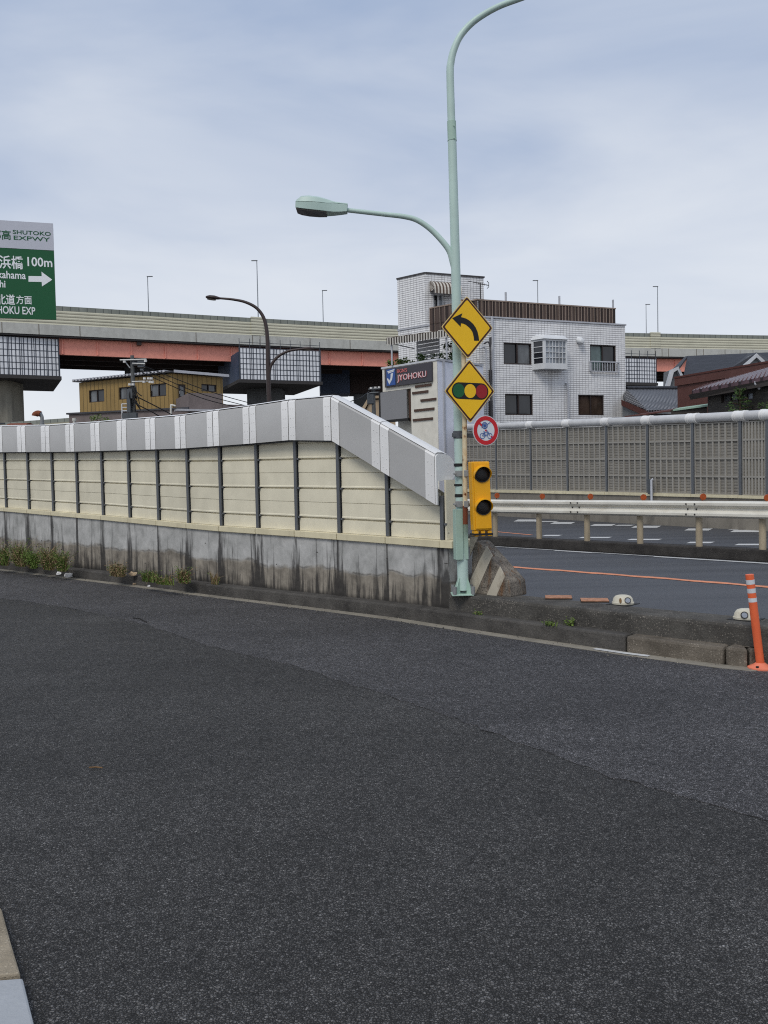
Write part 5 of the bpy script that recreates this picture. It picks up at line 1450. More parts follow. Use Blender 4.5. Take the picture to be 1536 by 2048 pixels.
# distant cream fence and the big exhaust pipe at far left
a, b = P(60, 842, 70), P(140, 842, 68)
fr = plan_frame((a.x, a.y), (b.x, b.y)); zt_ = P(100, 838.5, 69).z
fe = thing('boundary_fence', 'cream ribbed fence far off beside the exhaust pipe', 'fence', (a.x, a.y, 0))
mb = MB(); mb.fbox(fr, -3, 4.5, -.01, zt_ - .3, -.15, 0); mb.build('boards', M['fence_cream'], fe)
mb = MB(); mb.fbox(fr, -3, 4.5, zt_ - .298, zt_, -.13, -.02); mb.build('top_band', M['glass_band'], fe)
ex = thing('exhaust_pipe', 'rusty topped curved exhaust pipe rising behind the barrier, left of the mauve building', 'exhaust pipe', P(84, 860, 40))
mb = MB(); pp = smooth_path(pl([(84, 880), (84, 842), (83.5, 833), (80, 828), (75, 827), (71.5, 830)], 40), 5); mb.tube(pp, [.085] * (len(pp) - 12) + [.12] * 12, 14); mb.build('pipe', M['galv'], ex, smooth=50)
mb = MB(); pp2 = smooth_path(pl([(80.5, 828), (76, 826.6), (70.5, 829), (69.5, 832)], 39.95), 5); mb.tube(pp2, [.14] * len(pp2), 14); mb.build('cowl', M['rust'], ex, smooth=50)
mb = MB()
for dx in (-7, 8): mb.tube([P(83.5, 843, 40), P(84 + dx, 853, 40)], .02, 6)
mb.build('brace', M['steel_dark'], ex)
a = P(22, 852, 46); b = P(68, 846, 46)
rr = MB(); rr.tube([(a.x, 46, a.z - 1.2), (b.x - .2, 46, a.z - 1.2)], 1.35, 24); tag(rr.build('storage_tank', M['rust'], smooth=50), 'rust brown rounded tank top just showing over the barrier beside the exhaust pipe', 'tank')

# ------------------------------------------------------------------ utility poles and wires
UY = 52
up_ = thing('utility_pole', 'cluttered utility pole with transformer gear in front of the ochre house', 'utility pole', (P(265, 850, UY).x, UY, 0))
b0 = P(267.5, 850, UY); t0 = P(264.2, 711, UY)
mb = MB(); mb.tube([(b0.x, UY, -.01), t0], [.19, .11], 14); mb.build('pole', M['pole_dark'], up_, smooth=40)
def gear(name, mat, f): mb = MB(); f(mb); return mb.build(name, mat, up_)
def bar_px(mb, x0, y0, x1, y1, r_, dy=0): mb.tube([P(x0, y0, UY + dy), P(x1, y1, UY + dy)], r_, 8)
gear('crossarm', M['galv'], lambda m: (bar_px(m, 240, 720.5, 293, 719, .06, -.2), bar_px(m, 250, 723, 260, 736, .04, -.2), bar_px(m, 265, 727, 290, 728, .05, -.25)))
gear('crossarm', M['galv'], lambda m: bar_px(m, 264, 763.5, 307, 762.5, .05, -.25))
def xf(m):
    a, b = P(277, 735, UY), P(288, 721.5, UY); fr = Frame((a.x, UY, a.z), (1, 0, 0), (0, 0, 1)); m.fbox(fr, 0, b.x - a.x, 0, b.z - a.z, -.2, .2); m.fbox(fr, -.35, 0, .12, .34, -.15, .15); m.tube([fr.p(.12, -.15, 0), fr.p(.3, -.15, 0)], .12, 10)
gear('switch_box', M['steel_dark'], xf)
for x, y in ((249, 723.5), (291, 722), (289, 757), (297, 757), (302.5, 757), (288, 763.5), (300, 764), (305, 764.5), (259.5, 769), (266, 769)):
    gear('insulator', M['insulator'], lambda m: (m.tube([P(x, y + 2, UY - .3), P(x, y - 2, UY - .3)], .09, 10)))
def box2(m):
    for x0, y0, x1, y1 in ((258, 779, 268, 798), (248, 827, 262, 838), (262, 826, 276, 842), (258, 798, 264, 826)):
        a, b = P(x0, y1, UY), P(x1, y0, UY); fr = Frame((a.x, UY - .25, a.z), (1, 0, 0), (0, 0, 1)); m.fbox(fr, 0, b.x - a.x, 0, b.z - a.z, -.25, .15)
gear('junction_box', M['steel_dark'], box2)
def cables(m):
    r2 = random.Random(7)
    for k in range(16):
        x0 = 266 + r2.uniform(-4, 6); y0 = r2.uniform(770, 800); x2 = x0 + r2.uniform(-10, 16); y2 = y0 + r2.uniform(14, 38)
        pts = smooth_path([P(x0, y0, UY - .25), P((x0 + x2) / 2 + r2.uniform(-6, 7), (y0 + y2) / 2 + 2, UY - .45), P(x2, min(y2, 842), UY - .3)], 4); m.tube(pts, .03, 6)
gear('cable_bundle', M['wire'], cables)
wires = [((285, 731), (408, 779), (500, 806), 'highest'), ((284, 737), (395, 785), (500, 814), 'middle'), ((284, 745), (400, 795), (500, 822), 'lower'),
         ((273, 793), (330, 822), (372, 846), 'steep'), ((276, 810), (306, 825), (340, 846), 'short steep')]
labs = ['uppermost cable running right from the utility pole past the ochre house', 'second cable down from the utility pole crossing the ochre house windows', 'third cable down from the utility pole, lowest over the mauve stair block', 'steep black cable dropping right from the cluttered part of the utility pole', 'lowest short cable dropping right from the foot of the utility pole']
for k, ((a, b, c, _), lab) in enumerate(zip(wires, labs)):
    ya = UY - .1; yc = 56.5
    if k < 3: q = [P(*a, UY - .1), P(*b, 55.0), P(*c, 57.0), P(c[0] + 120, c[1] + 28 + 8 * k, 58)]
    else: q = [P(*a, UY - .1), P(*b, UY + 1), P(*c, UY + 2)]
    m = MB(); m.tube(smooth_path(q, 8), .026 if k < 3 else .036, 6); tag(m.build('power_line', M['wire']), lab, 'cable', 'cables from the utility pole')
q2 = thing('utility_pole', 'dark far utility pole with white insulators left of the shop sign', 'utility pole', (P(748, 830, 60).x, 60, 0))
mb = MB(); b0 = P(748, 838, 60); mb.tube([(b0.x, 60, -.01), P(746.5, 774, 60)], [.2, .14], 10); mb.build('pole', M['pole_dark'], q2, smooth=40)
mb = MB(); mb.tube([P(737, 779, 59.8), P(760, 777.5, 59.8)], .06, 8); mb.tube([P(739, 786, 59.8), P(757, 785, 59.8)], .06, 8); mb.build('crossarm', M['steel_dark'], q2)
for x, y in ((742, 777), (751, 776), (758, 775.5)):
    mb = MB(); mb.tube([P(x, y + 1, 59.8), P(x, y - 2.5, 59.8)], .09, 8); mb.build('insulator', M['insulator'], q2)
mb = MB(); mb.fbox(Frame(P(734, 792, 60), (1, 0, 0), (0, 0, 1)), 0, .5, -.6, .2, -.2, .2); mb.build('transformer', M['steel_dark'], q2, bevel=.05)
m = MB(); m.tube(smooth_path([P(738, 783, 59.8), P(720, 796, 58), P(690, 806, 57), P(640, 820, 56)], 6), .03, 6); tag(m.build('power_line', M['wire']), 'sagging cable left of the far dark utility pole, seen through the gap under the expressway', 'cable')
bh = thing('beige_house', 'small beige gabled house behind the far utility pole', 'house', (P(748, 830, 66).x, 66, 0))
a, b, c = P(731, 822, 66), P(741, 800, 66), P(790, 798, 66)
mb = MB(); mb.prism([(a.x, 66, -.01), (c.x, 66, -.01), (c.x, 66, c.z), (b.x, 66, b.z), (a.x, 66, a.z)], (0, 4, 0)); mb.build('wall', M['beige'], bh)
mb = MB(); mb.prism([(a.x - .3, 65.8, a.z - .3), (b.x, 65.8, b.z + .1), (c.x, 65.8, c.z + .1), (c.x, 65.8, c.z + .3), (b.x - .1, 65.8, b.z + .3), (a.x - .5, 65.8, a.z - .1)], (0, 4.4, 0)); mb.build('roof', M['beige'], bh)

# ------------------------------------------------------------------ dark brown twin lamp
BY = 30.0
bl = thing('lamp_post', 'dark brown twin arm lamp post in front of the expressway', 'street lamp', (P(539, 850, BY).x, BY, 0))
b0 = P(539, 860, BY)
pts = [Vector((b0.x, BY, -.01))] + smooth_path(pl([(538.5, 806), (536, 738), (534.7, 675), (529, 640), (514.7, 617.5), (491.7, 604.6), (466, 599), (440, 596.6)], BY), 5)
mb = MB(); mb.tube(pts, [.11] + [.085 - .05 * i / (len(pts) - 1) for i in range(len(pts) - 1)], 14); mb.build('pole', M['brown_lamp'], bl, smooth=40)
mb = MB(); pts = smooth_path(pl([(537.2, 748), (543, 729), (557.6, 712), (577.7, 702), (599, 698.5)], BY), 5); mb.tube(pts, [.06 - .02 * i / len(pts) for i in range(len(pts))], 12); mb.build('arm', M['brown_lamp'], bl, smooth=40)
def brown_head(x0, y0, x1, y1):
    A, B = P(x0, y0, BY), P(x1, y1, BY); X = (B - A); L = X.length; X.normalize(); Dp = Vector((0, 1, 0)); Z = Vector((0, 0, 1)) - X * X.z
    rings = []
    for f_, w, tp, bt in ((0, .07, .04, .05), (.2, .12, .09, .09), (.45, .22, .14, .11), (.75, .22, .13, .12), (.93, .15, .07, .1), (1.0, .06, .01, .05)):
        o = A + X * L * f_; rings.append([o + Dp * math.cos(2 * math.pi * k / 14) * w * L + Z * math.sin(2 * math.pi * k / 14) * (tp if k < 7 else bt) * L for k in range(14)])
    mb = MB(); mb.loft(rings); h = mb.build('lamp_head', M['brown_lamp'], bl, smooth=50)
    o = A + X * L * .62; mb = MB(); mb.disc(o - Z * (.118 * L), X * 1.6, Dp, .1, 16, thick=.02); mb.build('lens', M['lens'], h)
brown_head(443, 597, 411.5, 593.5)
brown_head(597, 698.6, 627, 697)

# ------------------------------------------------------------------ sign maker's shop
kC, kL = P(874, 721, 39), P(764.5, 736, 41.6)
shop = thing('sign_shop', 'cream corner shop with charcoal sign board and brown slats', 'shop', (kC.x, kC.y, 0))
kz = kC.z
fS = plan_frame((kL.x, kL.y), (kC.x, kC.y)); LS = (Vector((kC.x, kC.y)) - Vector((kL.x, kL.y))).length
kR = P(966, 722, 41.3); fT = plan_frame((kC.x, kC.y), (kR.x, kR.y)); LTt = (Vector((kR.x, kR.y)) - Vector((kC.x, kC.y))).length
b1, b2 = fS.p(0, 0, -6), fT.p(LTt, 0, -6)
b1.y = min(b1.y, 45.5)
sz = V(766, 784, kL, kC).z
ue = fS.uv(V(822, 800, kL, kC))[0]
mb = MB()
mb.poly([fS.p(ue, -.01), fS.p(LS, -.01), fS.p(LS, kz), fS.p(ue, kz)])
mb.poly([fS.p(0, sz), fS.p(ue, sz), fS.p(ue, kz), fS.p(0, kz)])
mb.poly([fS.p(0, sz, -.9), fS.p(0, sz), fS.p(0, kz), fS.p(0, kz, -.9)]); mb.poly([fS.p(ue, sz), fS.p(0, sz), fS.p(0, sz, -.9), fS.p(ue, sz, -.9)])
mb.poly([fS.p(.15, -.01, -.9), fS.p(ue, -.01, -.9), fS.p(ue, sz, -.9), fS.p(.15, sz, -.9)])
mb.poly([fS.p(ue, -.01, -.9), fS.p(ue, -.01), fS.p(ue, sz), fS.p(ue, sz, -.9)])
mb.poly([(b1.x, b1.y, -.01), fS.p(.15, -.01, -.9), fS.p(.15, kz, -.9), (b1.x, b1.y, kz)])
mb.poly([fS.p(0, kz), fS.p(LS, kz), fT.p(LTt, kz), (b2.x, b2.y, kz), (b1.x, b1.y, kz)])
mb.build('wall', M['shop_cream'], shop)
mb = MB(); mb.fbox(fT, .02, LTt, -.01, kz - .02, -.3, .0); side = mb.build('side_cladding', M['lavender'], shop)
mb = MB(); q = fT.uv(V(887, 780, kC, kR))[0]; mb.fbox(fT, q - .06, q + .06, .5, kz + .05, .001, .06); mb.build('corner_trim', M['pipe_grey'], side)
mb = MB(); mb.fbox(fS, -.05, LS + .02, kz + .002, kz + .09, -.25, .04); mb.build('coping', M['trim_white'], shop)
mb = MB(); mb.fbox(fT, .03, LTt, kz + .002, kz + .1, -.25, .04); mb.build('coping', M['pipe_grey'], shop)
c8 = crop(720, 620, 5.4857)
def rS(x0, y0, x1, y1): return px_rect(fS, kL, kC, *c8(x0, y0), *c8(x1, y1))
c_ = rS(288, 612, 802, 820)
# board edges run level on the wall although they slope in the picture
ub0, ub1 = fS.uv(V(*c8(288, 760), kL, kC)), fS.uv(V(*c8(803, 690), kL, kC))
vt0 = fS.uv(V(*c8(288, 652), kL, kC))[1]; vt1 = fS.uv(V(*c8(803, 572), kL, kC))[1]; vb0 = fS.uv(V(*c8(288, 856), kL, kC))[1]; vb1 = fS.uv(V(*c8(803, 780), kL, kC))[1]
BV0, BV1 = (vb0 + vb1) / 2, (vt0 + vt1) / 2
mb = MB(); mb.fbox(fS, ub0[0], ub1[0], BV0, BV1, .001, .12); brd = mb.build('sign_board', M['board'], shop, bevel=.01)
BW, BH = ub1[0] - ub0[0], BV1 - BV0
def bu(f_): return ub0[0] + BW * f_
def bv(f_): return BV0 + BH * f_
mb = MB(); mb.fbox(fS, bu(.055), bu(.245), bv(.07), bv(.95), .121, .15); lg = mb.build('logo_plate', M['logo_blue'], brd)
def lq(pts): m = MB(); m.poly([fS.p(bu(x), bv(y), .156) for x, y in pts]); return m
l_ = MB()
for pts in ([(.085, .80), (.235, .86), (.235, .92), (.075, .86)], [(.095, .73), (.215, .79), (.225, .84), (.09, .79)], [(.15, .70), (.205, .73), (.18, .38), (.115, .12), (.065, .44), (.085, .50), (.115, .34), (.145, .46)]):
    l_.poly([fS.p(bu(x), bv(y), .156) for x, y in pts])
l_.build('logo_mark', M['logo_white'], lg)
text_mesh("SIGN'S", M['letter_red'], brd, fS, bu(.285), bu(.50), bv(.68), bv(.88), .15, -.004, .02)
text_mesh("JYOHOKU", M['letter_red'], brd, fS, bu(.29), bu(.90), bv(.16), bv(.58), .15, .02, .03)
text_mesh("JYOHOKU", M['letter_pale'], brd, fS, bu(.287), bu(.897), bv(.165), bv(.585), .158, -.004, .004)
for x0, x1, y in ((610, 787, 825), (578, 752, 898), (670, 840, 980), (600, 818, 1088), (585, 803, 1195)):
    a = fS.uv(V(*c8(x0, y + (10 if 1 else 0)), kL, kC)); b = fS.uv(V(*c8(x1, y), kL, kC)); v = (a[1] + b[1]) / 2
    mb = MB(); mb.fbox(fS, max(ue, a[0]), b[0], v - .055, v + .055, .001, .05); mb.build('slat', M['dark_brown'], shop)
# grey screen panel hanging under the board
sA, sB = V(*c8(230, 1050), kL, kC), V(*c8(517, 1050), kL, kC); u0, u1 = fS.uv(sA)[0], fS.uv(sB)[0]
v1 = fS.uv(V(*c8(375, 862), kL, kC))[1]; v0 = fS.uv(V(*c8(375, 1200), kL, kC))[1]
scr = thing('roller_screen', 'blank grey screen in dark frame hanging below the charcoal sign board', 'screen', fS.p((u0 + u1) / 2, v0, .0))
mb = MB(); mb.fbox(fS, u0, u1, v0, min(v1, sz - .02), -.02, .03); mb.build('sheet', M['screen'], scr)
mb = MB(); mb.fbox(fS, u0 - .1, u0 - .005, v0 - .05, v1 - .05, -.1, .05); mb.fbox(fS, u0 - .1, u1 + .1, v0 - .12, v0 - .005, -.1, .06); mb.build('frame', M['black'], scr)
mb = MB(); mb.fbox(fS, u1 + .01, ue - .02, v0 - .15, sz - .02, -.85, -.1); mb.build('shutter_box', M['dark_brown'], shop)

# ------------------------------------------------------------------ white tiled building
wC = P(958, 640, 43); wR = P(1250, 650, 46.2); wL = P(797, 700, 46.4)
fM = plan_frame((wC.x, wC.y), (wR.x, wR.y)); LM_ = (Vector((wR.x, wR.y)) - Vector((wC.x, wC.y))).length
fN = plan_frame((wL.x, wL.y), (wC.x, wC.y)); LN = (Vector((wC.x, wC.y)) - Vector((wL.x, wL.y))).length
wz_ = V(1120, 644, wC, wR).z
wb = thing('white_building', 'white tiled three storey building with brown roof terrace fence', 'building', (wC.x, wC.y, 0))
c4 = crop(980, 540, 4.955)
def rM(x0, y0, x1, y1): return px_rect(fM, wC, wR, *c4(x0, y0), *c4(x1, y1))
hM = [rM(135, 722, 413, 935), rM(992, 742, 1250, 1010), rM(150, 1228, 425, 1438), rM(875, 1238, 1130, 1440)]
mb = MB()
wall_with_holes(mb, fM, LM_, -.01, wz_, hM)
wall_with_holes(mb, fN, LN, -.01, wz_, [px_rect(fN, wL, wC, 814, 694, 826, 724)], uoff=-LN)
p1, p2 = fM.p(LM_, 0, -9), fN.p(0, 0, -9)
mb.poly([fM.p(LM_, -.01), (p1.x, p1.y, -.01), (p1.x, p1.y, wz_), fM.p(LM_, wz_)], [(0, 0), (9, 0), (9, wz_), (0, wz_)])
mb.poly([(p2.x, p2.y, -.01), fN.p(0, -.01), fN.p(0, wz_), (p2.x, p2.y, wz_)], [(0, 0), (9, 0), (9, wz_), (0, wz_)])
mb.poly([(p1.x, p1.y, -.01), (p2.x, p2.y, -.01), (p2.x, p2.y, wz_), (p1.x, p1.y, wz_)], [(0, 0), (12, 0), (12, wz_), (0, wz_)])
mb.poly([fN.p(0, wz_ - .01), fN.p(LN, wz_ - .01), fM.p(LM_, wz_ - .01), (p1.x, p1.y, wz_ - .01), (p2.x, p2.y, wz_ - .01)])
mb.build('wall', M['tile'], wb)
mb = MB(); mb.fbox(fM, -.02, LM_ + .05, wz_ + .002, wz_ + .08, -.3, .06); mb.build('coping', M['pipe_grey'], wb)
mb = MB(); mb.fbox(fN, -.02, LN - .04, wz_ + .002, wz_ + .08, -.3, .06); mb.build('coping', M['pipe_grey'], wb)
window(wb, fM, hM[0], M['bronze'], ['glass', 'glass_grey'])
w2 = window(wb, fM, hM[1], M['bronze'], ['glass_teal', 'glass'])
window(wb, fM, hM[2], M['bronze'], ['glass', 'glass'])
window(wb, fM, hM[3], M['bronze'], ['glass_brown', 'glass_brown'])
window(wb, fN, px_rect(fN, wL, wC, 814, 694, 826, 724), M['bronze'], ['glass_teal'], mull=())
# balcony rail of the right window
a, b, c, d = hM[1]; vm_ = c + (d - c) * .36
mb = MB(); mb.fbox(fM, a - .05, b + .12, vm_ - .03, vm_ + .03, .1, .16); mb.fbox(fM, a - .02, b + .1, c - .02, c + .03, .1, .15)
k = a
while k < b + .1: mb.fbox(fM, k, k + .03, c + .03, vm_ - .03, .11, .14); k += .17
for u in (a - .04, b + .1): mb.fbox(fM, u - .03, u + .03, c, vm_, .001, .1)
mb.build('window_rail', M['pipe_grey'], w2)
# bay window
bx = rM(415, 700, 712, 965); a, b, c, d = bx; pr = .62
bay = MB()
plan = [(a, 0), (a + .38, pr), (b - .06, pr), (b, 0)]
def bp(u, n_, v): return fM.p(u, v, n_)
bay.prism([bp(u, n_, c - .16) for u, n_ in plan], (0, 0, .2)); 
bay.loft([[bp(u + (-.06 if i < 2 else .06), n_ + (.08 if n_ else 0), d - .02) for i, (u, n_) in enumerate(plan)], [bp(u + (.1 if i < 2 else -.1), n_ * .8, d + .2) for i, (u, n_) in enumerate(plan)], [bp(u + (.3 if i < 2 else -.3), n_ * .25, d + .27) for i, (u, n_) in enumerate(plan)]])
def bay_face(p0, p1, rows_, cols_, m_, par):
    A, B = Vector(bp(*p0, 0)), Vector(bp(*p1, 0)); fr = Frame((A.x, A.y, 0), (B - A), (0, 0, 1)); L = (B - A).length
    bay.fbox(fr, 0, .1, c + .04, d - .02, -.06, .0); bay.fbox(fr, L - .1, L, c + .04, d - .02, -.06, .0); bay.fbox(fr, .1, L - .1, c + .04, c + .14, -.06, 0); bay.fbox(fr, .1, L - .1, d - .12, d - .02, -.06, 0)
    for k in range(1, cols_): u = .1 + (L - .2) * k / cols_; bay.fbox(fr, u - .016, u + .016, c + .14, d - .12, -.05, -.01)
    for k in range(1, rows_): v = c + .14 + (d - c - .26) * k / rows_; bay.fbox(fr, .1, L - .1, v - .016, v + .016, -.05, -.01)
    return fr, L
g1 = bay_face(plan[0], plan[1], 4, 1, None, None); g2 = bay_face(plan[1], plan[2], 4, 6, None, None); g3 = bay_face(plan[2], plan[3], 4, 1, None, None)
bo = bay.build('bay_window', M['white_frame'], wb)
for (fr, L), m_ in ((g1, 'glass'), (g2, 'glass_lace'), (g3, 'glass')):
    mb = MB(); mb.fbox(fr, .08, L - .08, c + .1, d - .1, -.09, -.055); mb.build('pane', M[m_], bo)
vh = rM(862, 675, 905, 720); mb = MB(); ctr = fM.p((vh[0] + vh[1]) / 2, (vh[2] + vh[3]) / 2, 0)
rings = []
for k in range(6):
    a_ = math.radians(90 * k / 5); rings.append([ctr + fM.N * (.02 + .3 * math.sin(a_)) + fM.U * math.cos(2 * math.pi * j / 16) * .2 * math.cos(a_ * .75) + Vector((0, 0, math.sin(2 * math.pi * j / 16) * .2 * math.cos(a_ * .75) - .1 * math.sin(a_))) for j in range(16)])
mb.loft(rings); mb.build('vent_hood', M['white_frame'], wb, smooth=60)
q = rM(745, 1110, 770, 1480); mb = MB(); mb.tube([fM.p(q[0] + .06, q[3] - .1, .02), fM.p(q[0] + .06, q[3] - .06, .12), fM.p(q[0] + .1, q[3] - .4, .12), fM.p(q[0] + .1, -.01, .12)], .06, 10); mb.build('drain_pipe', M['pipe_grey'], wb, smooth=40)
q = rM(20, 560, 45, 1480); mb = MB(); mb.tube([fM.p(q[0], q[3] + .5, .1), fM.p(q[0], -.01, .1)], .065, 10); mb.build('drain_pipe', M['pipe_grey'], wb, smooth=40)
for (x0, y0, x1, y1) in ((10, 670, 20, 735), (5, 990, 22, 1110), (5, 1300, 30, 1440)):
    q = rM(x0, y0, x1, y1); mb = MB(); mb.fbox(fM, q[0] - .1, q[0] + .08, q[2], q[3], .001, .12); mb.build('duct', M['pipe_dark'], wb)
for xs, yt in ((968, 700), (976, 690)):
    u = fM.uv(V(xs, 780, wC, wR))[0]; v = fM.uv(V(xs, yt, wC, wR))[1]
    mb = MB(); mb.tube(smooth_path([fM.p(u - .35, v, .3), fM.p(u - .1, v + .1, .3), fM.p(u, v - .2, .3), fM.p(u, v - .6, .3), fM.p(u, 1.0, .3)], 4), .04, 8); mb.build('conduit', M['pipe_grey'] if xs < 970 else M['pipe_dark'], wb, smooth=40)
# terrace fence
ft0 = V(1120, 611, wC, wR).z; ftn = V(900, 612, wL, wC).z
fl = fM.uv(V(1232, 640, wC, wR))[0]; fl0 = fN.uv(V(861, 650, wL, wC))[0]
mb = MB(); mb.fbox(fM, .02, fl, wz_ + .1, ft0, -.1, -.05); tf = mb.build('terrace_fence', M['brown_corr'], wb)
mb = MB(); mb.fbox(fM, -.03, fl + .02, ft0 + .002, ft0 + .07, -.13, -.02)
for k in range(1, 42): u = fl * k / 42; mb.fbox(fM, u - .02, u + .02, wz_ + .1, ft0, -.049, -.025)
mb.build('fence_trim', M['fence_trim'], tf)
mb = MB(); mb.fbox(fN, fl0, LN - .06, wz_ - .45, ft0, .0 + .01, .06); tg = mb.build('terrace_fence', M['brown_corr'], wb)
mb = MB(); mb.fbox(fN, fl0, LN - .04, ft0 + .002, ft0 + .07, -.0, .09)
for k in range(0, 9): u = fl0 + (LN - fl0 - .1) * k / 9; mb.fbox(fN, u, u + .035, wz_ - .45, ft0, .061, .08)
mb.build('fence_trim', M['fence_trim'], tg)
for xs in (1015.5, 1123, 1230.5):
    u = fM.uv(V(xs, 610, wC, wR))[0]; mb = MB(); mb.tube([fM.p(u, ft0 - .3, -.2), fM.p(u, ft0 + .55, -.2)], .055, 8); mb.build('fence_stanchion', M['pipe_grey'], tf)
# stair tower
tC = V(851, 600, wL, wC); tL = V(795.5, 600, wL, wC); tR_ = Vector((tC.x, tC.y, 0)) + fM.U * 3.55
tz = V(851, 547, wL, wC).z
fU = plan_frame((tL.x, tL.y), (tC.x, tC.y)); LU = (Vector((tC.x, tC.y)) - Vector((tL.x, tL.y))).length
fV = plan_frame((tC.x, tC.y), (tR_.x, tR_.y)); LV = 3.55
for fr_ in (fU, fV): fr_.O = fr_.O + (fN.N * .012)
c5 = crop(740, 520, 5.908)
hT = px_rect(fV, tC, tR_, *c5(745, 395), *c5(880, 575))
mb = MB(); wall_with_holes(mb, fU, LU, wz_ - 2.2, tz, [], uoff=-LU); wall_with_holes(mb, fV, LV, wz_, tz, [hT])
e1, e2 = fV.p(LV, 0, -3), fU.p(0, 0, -3)
mb.poly([fV.p(LV, wz_), (e1.x, e1.y, wz_), (e1.x, e1.y, tz), fV.p(LV, tz)], [(0, 0), (3, 0), (3, 3), (0, 3)])
mb.poly([(e2.x, e2.y, wz_), fU.p(0, wz_), fU.p(0, tz), (e2.x, e2.y, tz)], [(0, 0), (3, 0), (3, 3), (0, 3)])
mb.poly([fU.p(0, tz - .01), fU.p(LU, tz - .01), fV.p(LV, tz - .01), (e1.x, e1.y, tz - .01), (e2.x, e2.y, tz - .01)])
tw = mb.build('stair_tower', M['tile'], wb)
mb = MB(); mb.fbox(fU, -.03, LU, tz + .002, tz + .08, -.25, .05); mb.fbox(fV, .03, LV + .05, tz + .004, tz + .083, -.25, .05); mb.build('coping', M['pipe_dark'], tw)
window(wb, fV, hT, M['white_frame'], ['glass', 'glass_lace'], fw=.09)
u0, u1 = hT[0] - .2, hT[1] + .75; v = hT[3] + .05
aw = MB(); rings = []
for k in range(6):
    a_ = math.radians(90 * k / 5); rings.append([fV.p(u0, v + .55 - .55 * (1 - math.cos(a_)), .02 + .65 * math.sin(a_)), fV.p(u1, v + .55 - .55 * (1 - math.cos(a_)), .02 + .65 * math.sin(a_))])
for k in range(5):
    (a, b), (c, d) = rings[k], rings[k + 1]
    aw.poly([c, d, b, a], [(u0, k * .2 + .2), (u1, k * .2 + .2), (u1, k * .2), (u0, k * .2)])
    aw.poly([a, c, fV.p(u0, v, .02)], [(0, 0), (.3, 0), (0, .3)]); aw.poly([d, b, fV.p(u1, v, .02)], [(0, 0), (.3, 0), (0, .3)])
aw.poly([fV.p(u0, v, .67), fV.p(u1, v, .67), fV.p(u1, v - .2, .67), fV.p(u0, v - .2, .67)][::-1], [(u0, 0), (u1, 0), (u1, .2), (u0, .2)])
tag(aw.build('window_awning', M['stripe']), 'small brown and cream striped awning on the tiled stair tower window', 'awning')
# canopy over the shop roof
cpA, cpB = P(773, 687, 41.0), P(905, 665, 38.9)
fc = plan_frame((cpA.x, cpA.y), (cpB.x, cpB.y)); Lc = (Vector((cpB.x, cpB.y)) - Vector((cpA.x, cpA.y))).length
zc = (cpA.z + cpB.z) / 2
can = thing('terrace_canopy', 'striped valance canopy on thin poles over the shop roof', 'canopy', fc.p(Lc / 2, kz, -.5))
mb = MB()
nn = 26
for k in range(nn):
    ua, ub = Lc * k / nn, Lc * (k + 1) / nn
    pts = [fc.p(ua, zc + .22), fc.p(ub, zc + .22)] + [fc.p(ub + (ua - ub) * j / 5, zc - .06 - .1 * math.sin(math.pi * j / 5)) for j in range(6)]
    mb.poly(pts[::-1], [(fc.uv(p)[0], 0) for p in pts[::-1]])
mb.build('valance', M['scallop'], can)
mb = MB(); mb.hexa([fc.p(0, zc + .2, .0), fc.p(Lc, zc + .2, .0), fc.p(Lc, zc + .55, -2.6), fc.p(0, zc + .55, -2.6), fc.p(0, zc + .24, .0), fc.p(Lc, zc + .24, .0), fc.p(Lc, zc + .59, -2.6), fc.p(0, zc + .59, -2.6)])
mb.build('canopy_roof', M['stripe'], can)
mb = MB(); mb.fbox(fc, 0, Lc, zc - .02, zc + .02, -.1, -.05); mb.fbox(fc, .0, .06, zc - .02, zc + .02, -2.5, -.1); mb.build('canopy_frame', M['pipe_grey'], can)
for x, yb in ((781.5, 735), (891, 716)):
    q = fc.uv(V(x, yb, cpA, cpB)); mb = MB(); mb.tube([fc.p(q[0], kz + .095, -.12), fc.p(q[0], zc + .2, -.12)], .045, 8); mb.build('canopy_pole', M['pipe_grey'], can, smooth=40)
bl_ = V(830, 690, cpA, cpB); sa, sb = P(833, 707, 42), P(878, 695, 41); fb_ = plan_frame((sa.x, sa.y), (sb.x, sb.y)); Lb_ = (sb.xy - sa.xy).length
mb = MB()
for k in range(6): v_ = kz + .3 + .19 * k; mb.fbox(fb_, 0, Lb_, v_, v_ + .15, -.03, .0)
for u in (0.02, Lb_ - .02): mb.fbox(fb_, u - .02, u + .02, kz, kz + 1.5, -.06, -.031)
tag(mb.build('slatted_screen', M['pipe_grey']), 'grey slatted screen standing on the shop roof under the canopy', 'screen')
ta = P(967, 600, 45.5)
an = thing('tv_antenna', 'grey television antenna behind the roof terrace fence', 'antenna', (ta.x, 45.5, wz_))
mb = MB(); mb.tube([(P(961, 600, 45.5).x, 45.5, wz_), P(960.5, 566, 45.5)], .03, 8); mb.build('mast', M['pipe_dark'], an)
mb = MB(); mb.tube([P(936, 562, 45.4), P(978, 571, 45.4)], .02, 6)
for k in range(7): x = 948 + k * 4.3; y = 564.6 + k * .92; mb.tube([P(x, y, 45.0), P(x, y, 45.8)], .012, 6); mb.tube([P(x, y - 2.5, 45.4), P(x, y + 2.5, 45.4)], .012, 6)
mb.tube([P(974, 562, 45.4), P(977.5, 566, 45.4), P(977.5, 574, 45.4), P(974, 577, 45.4)], .02, 6); mb.build('antenna_rods', M['pipe_dark'], an)

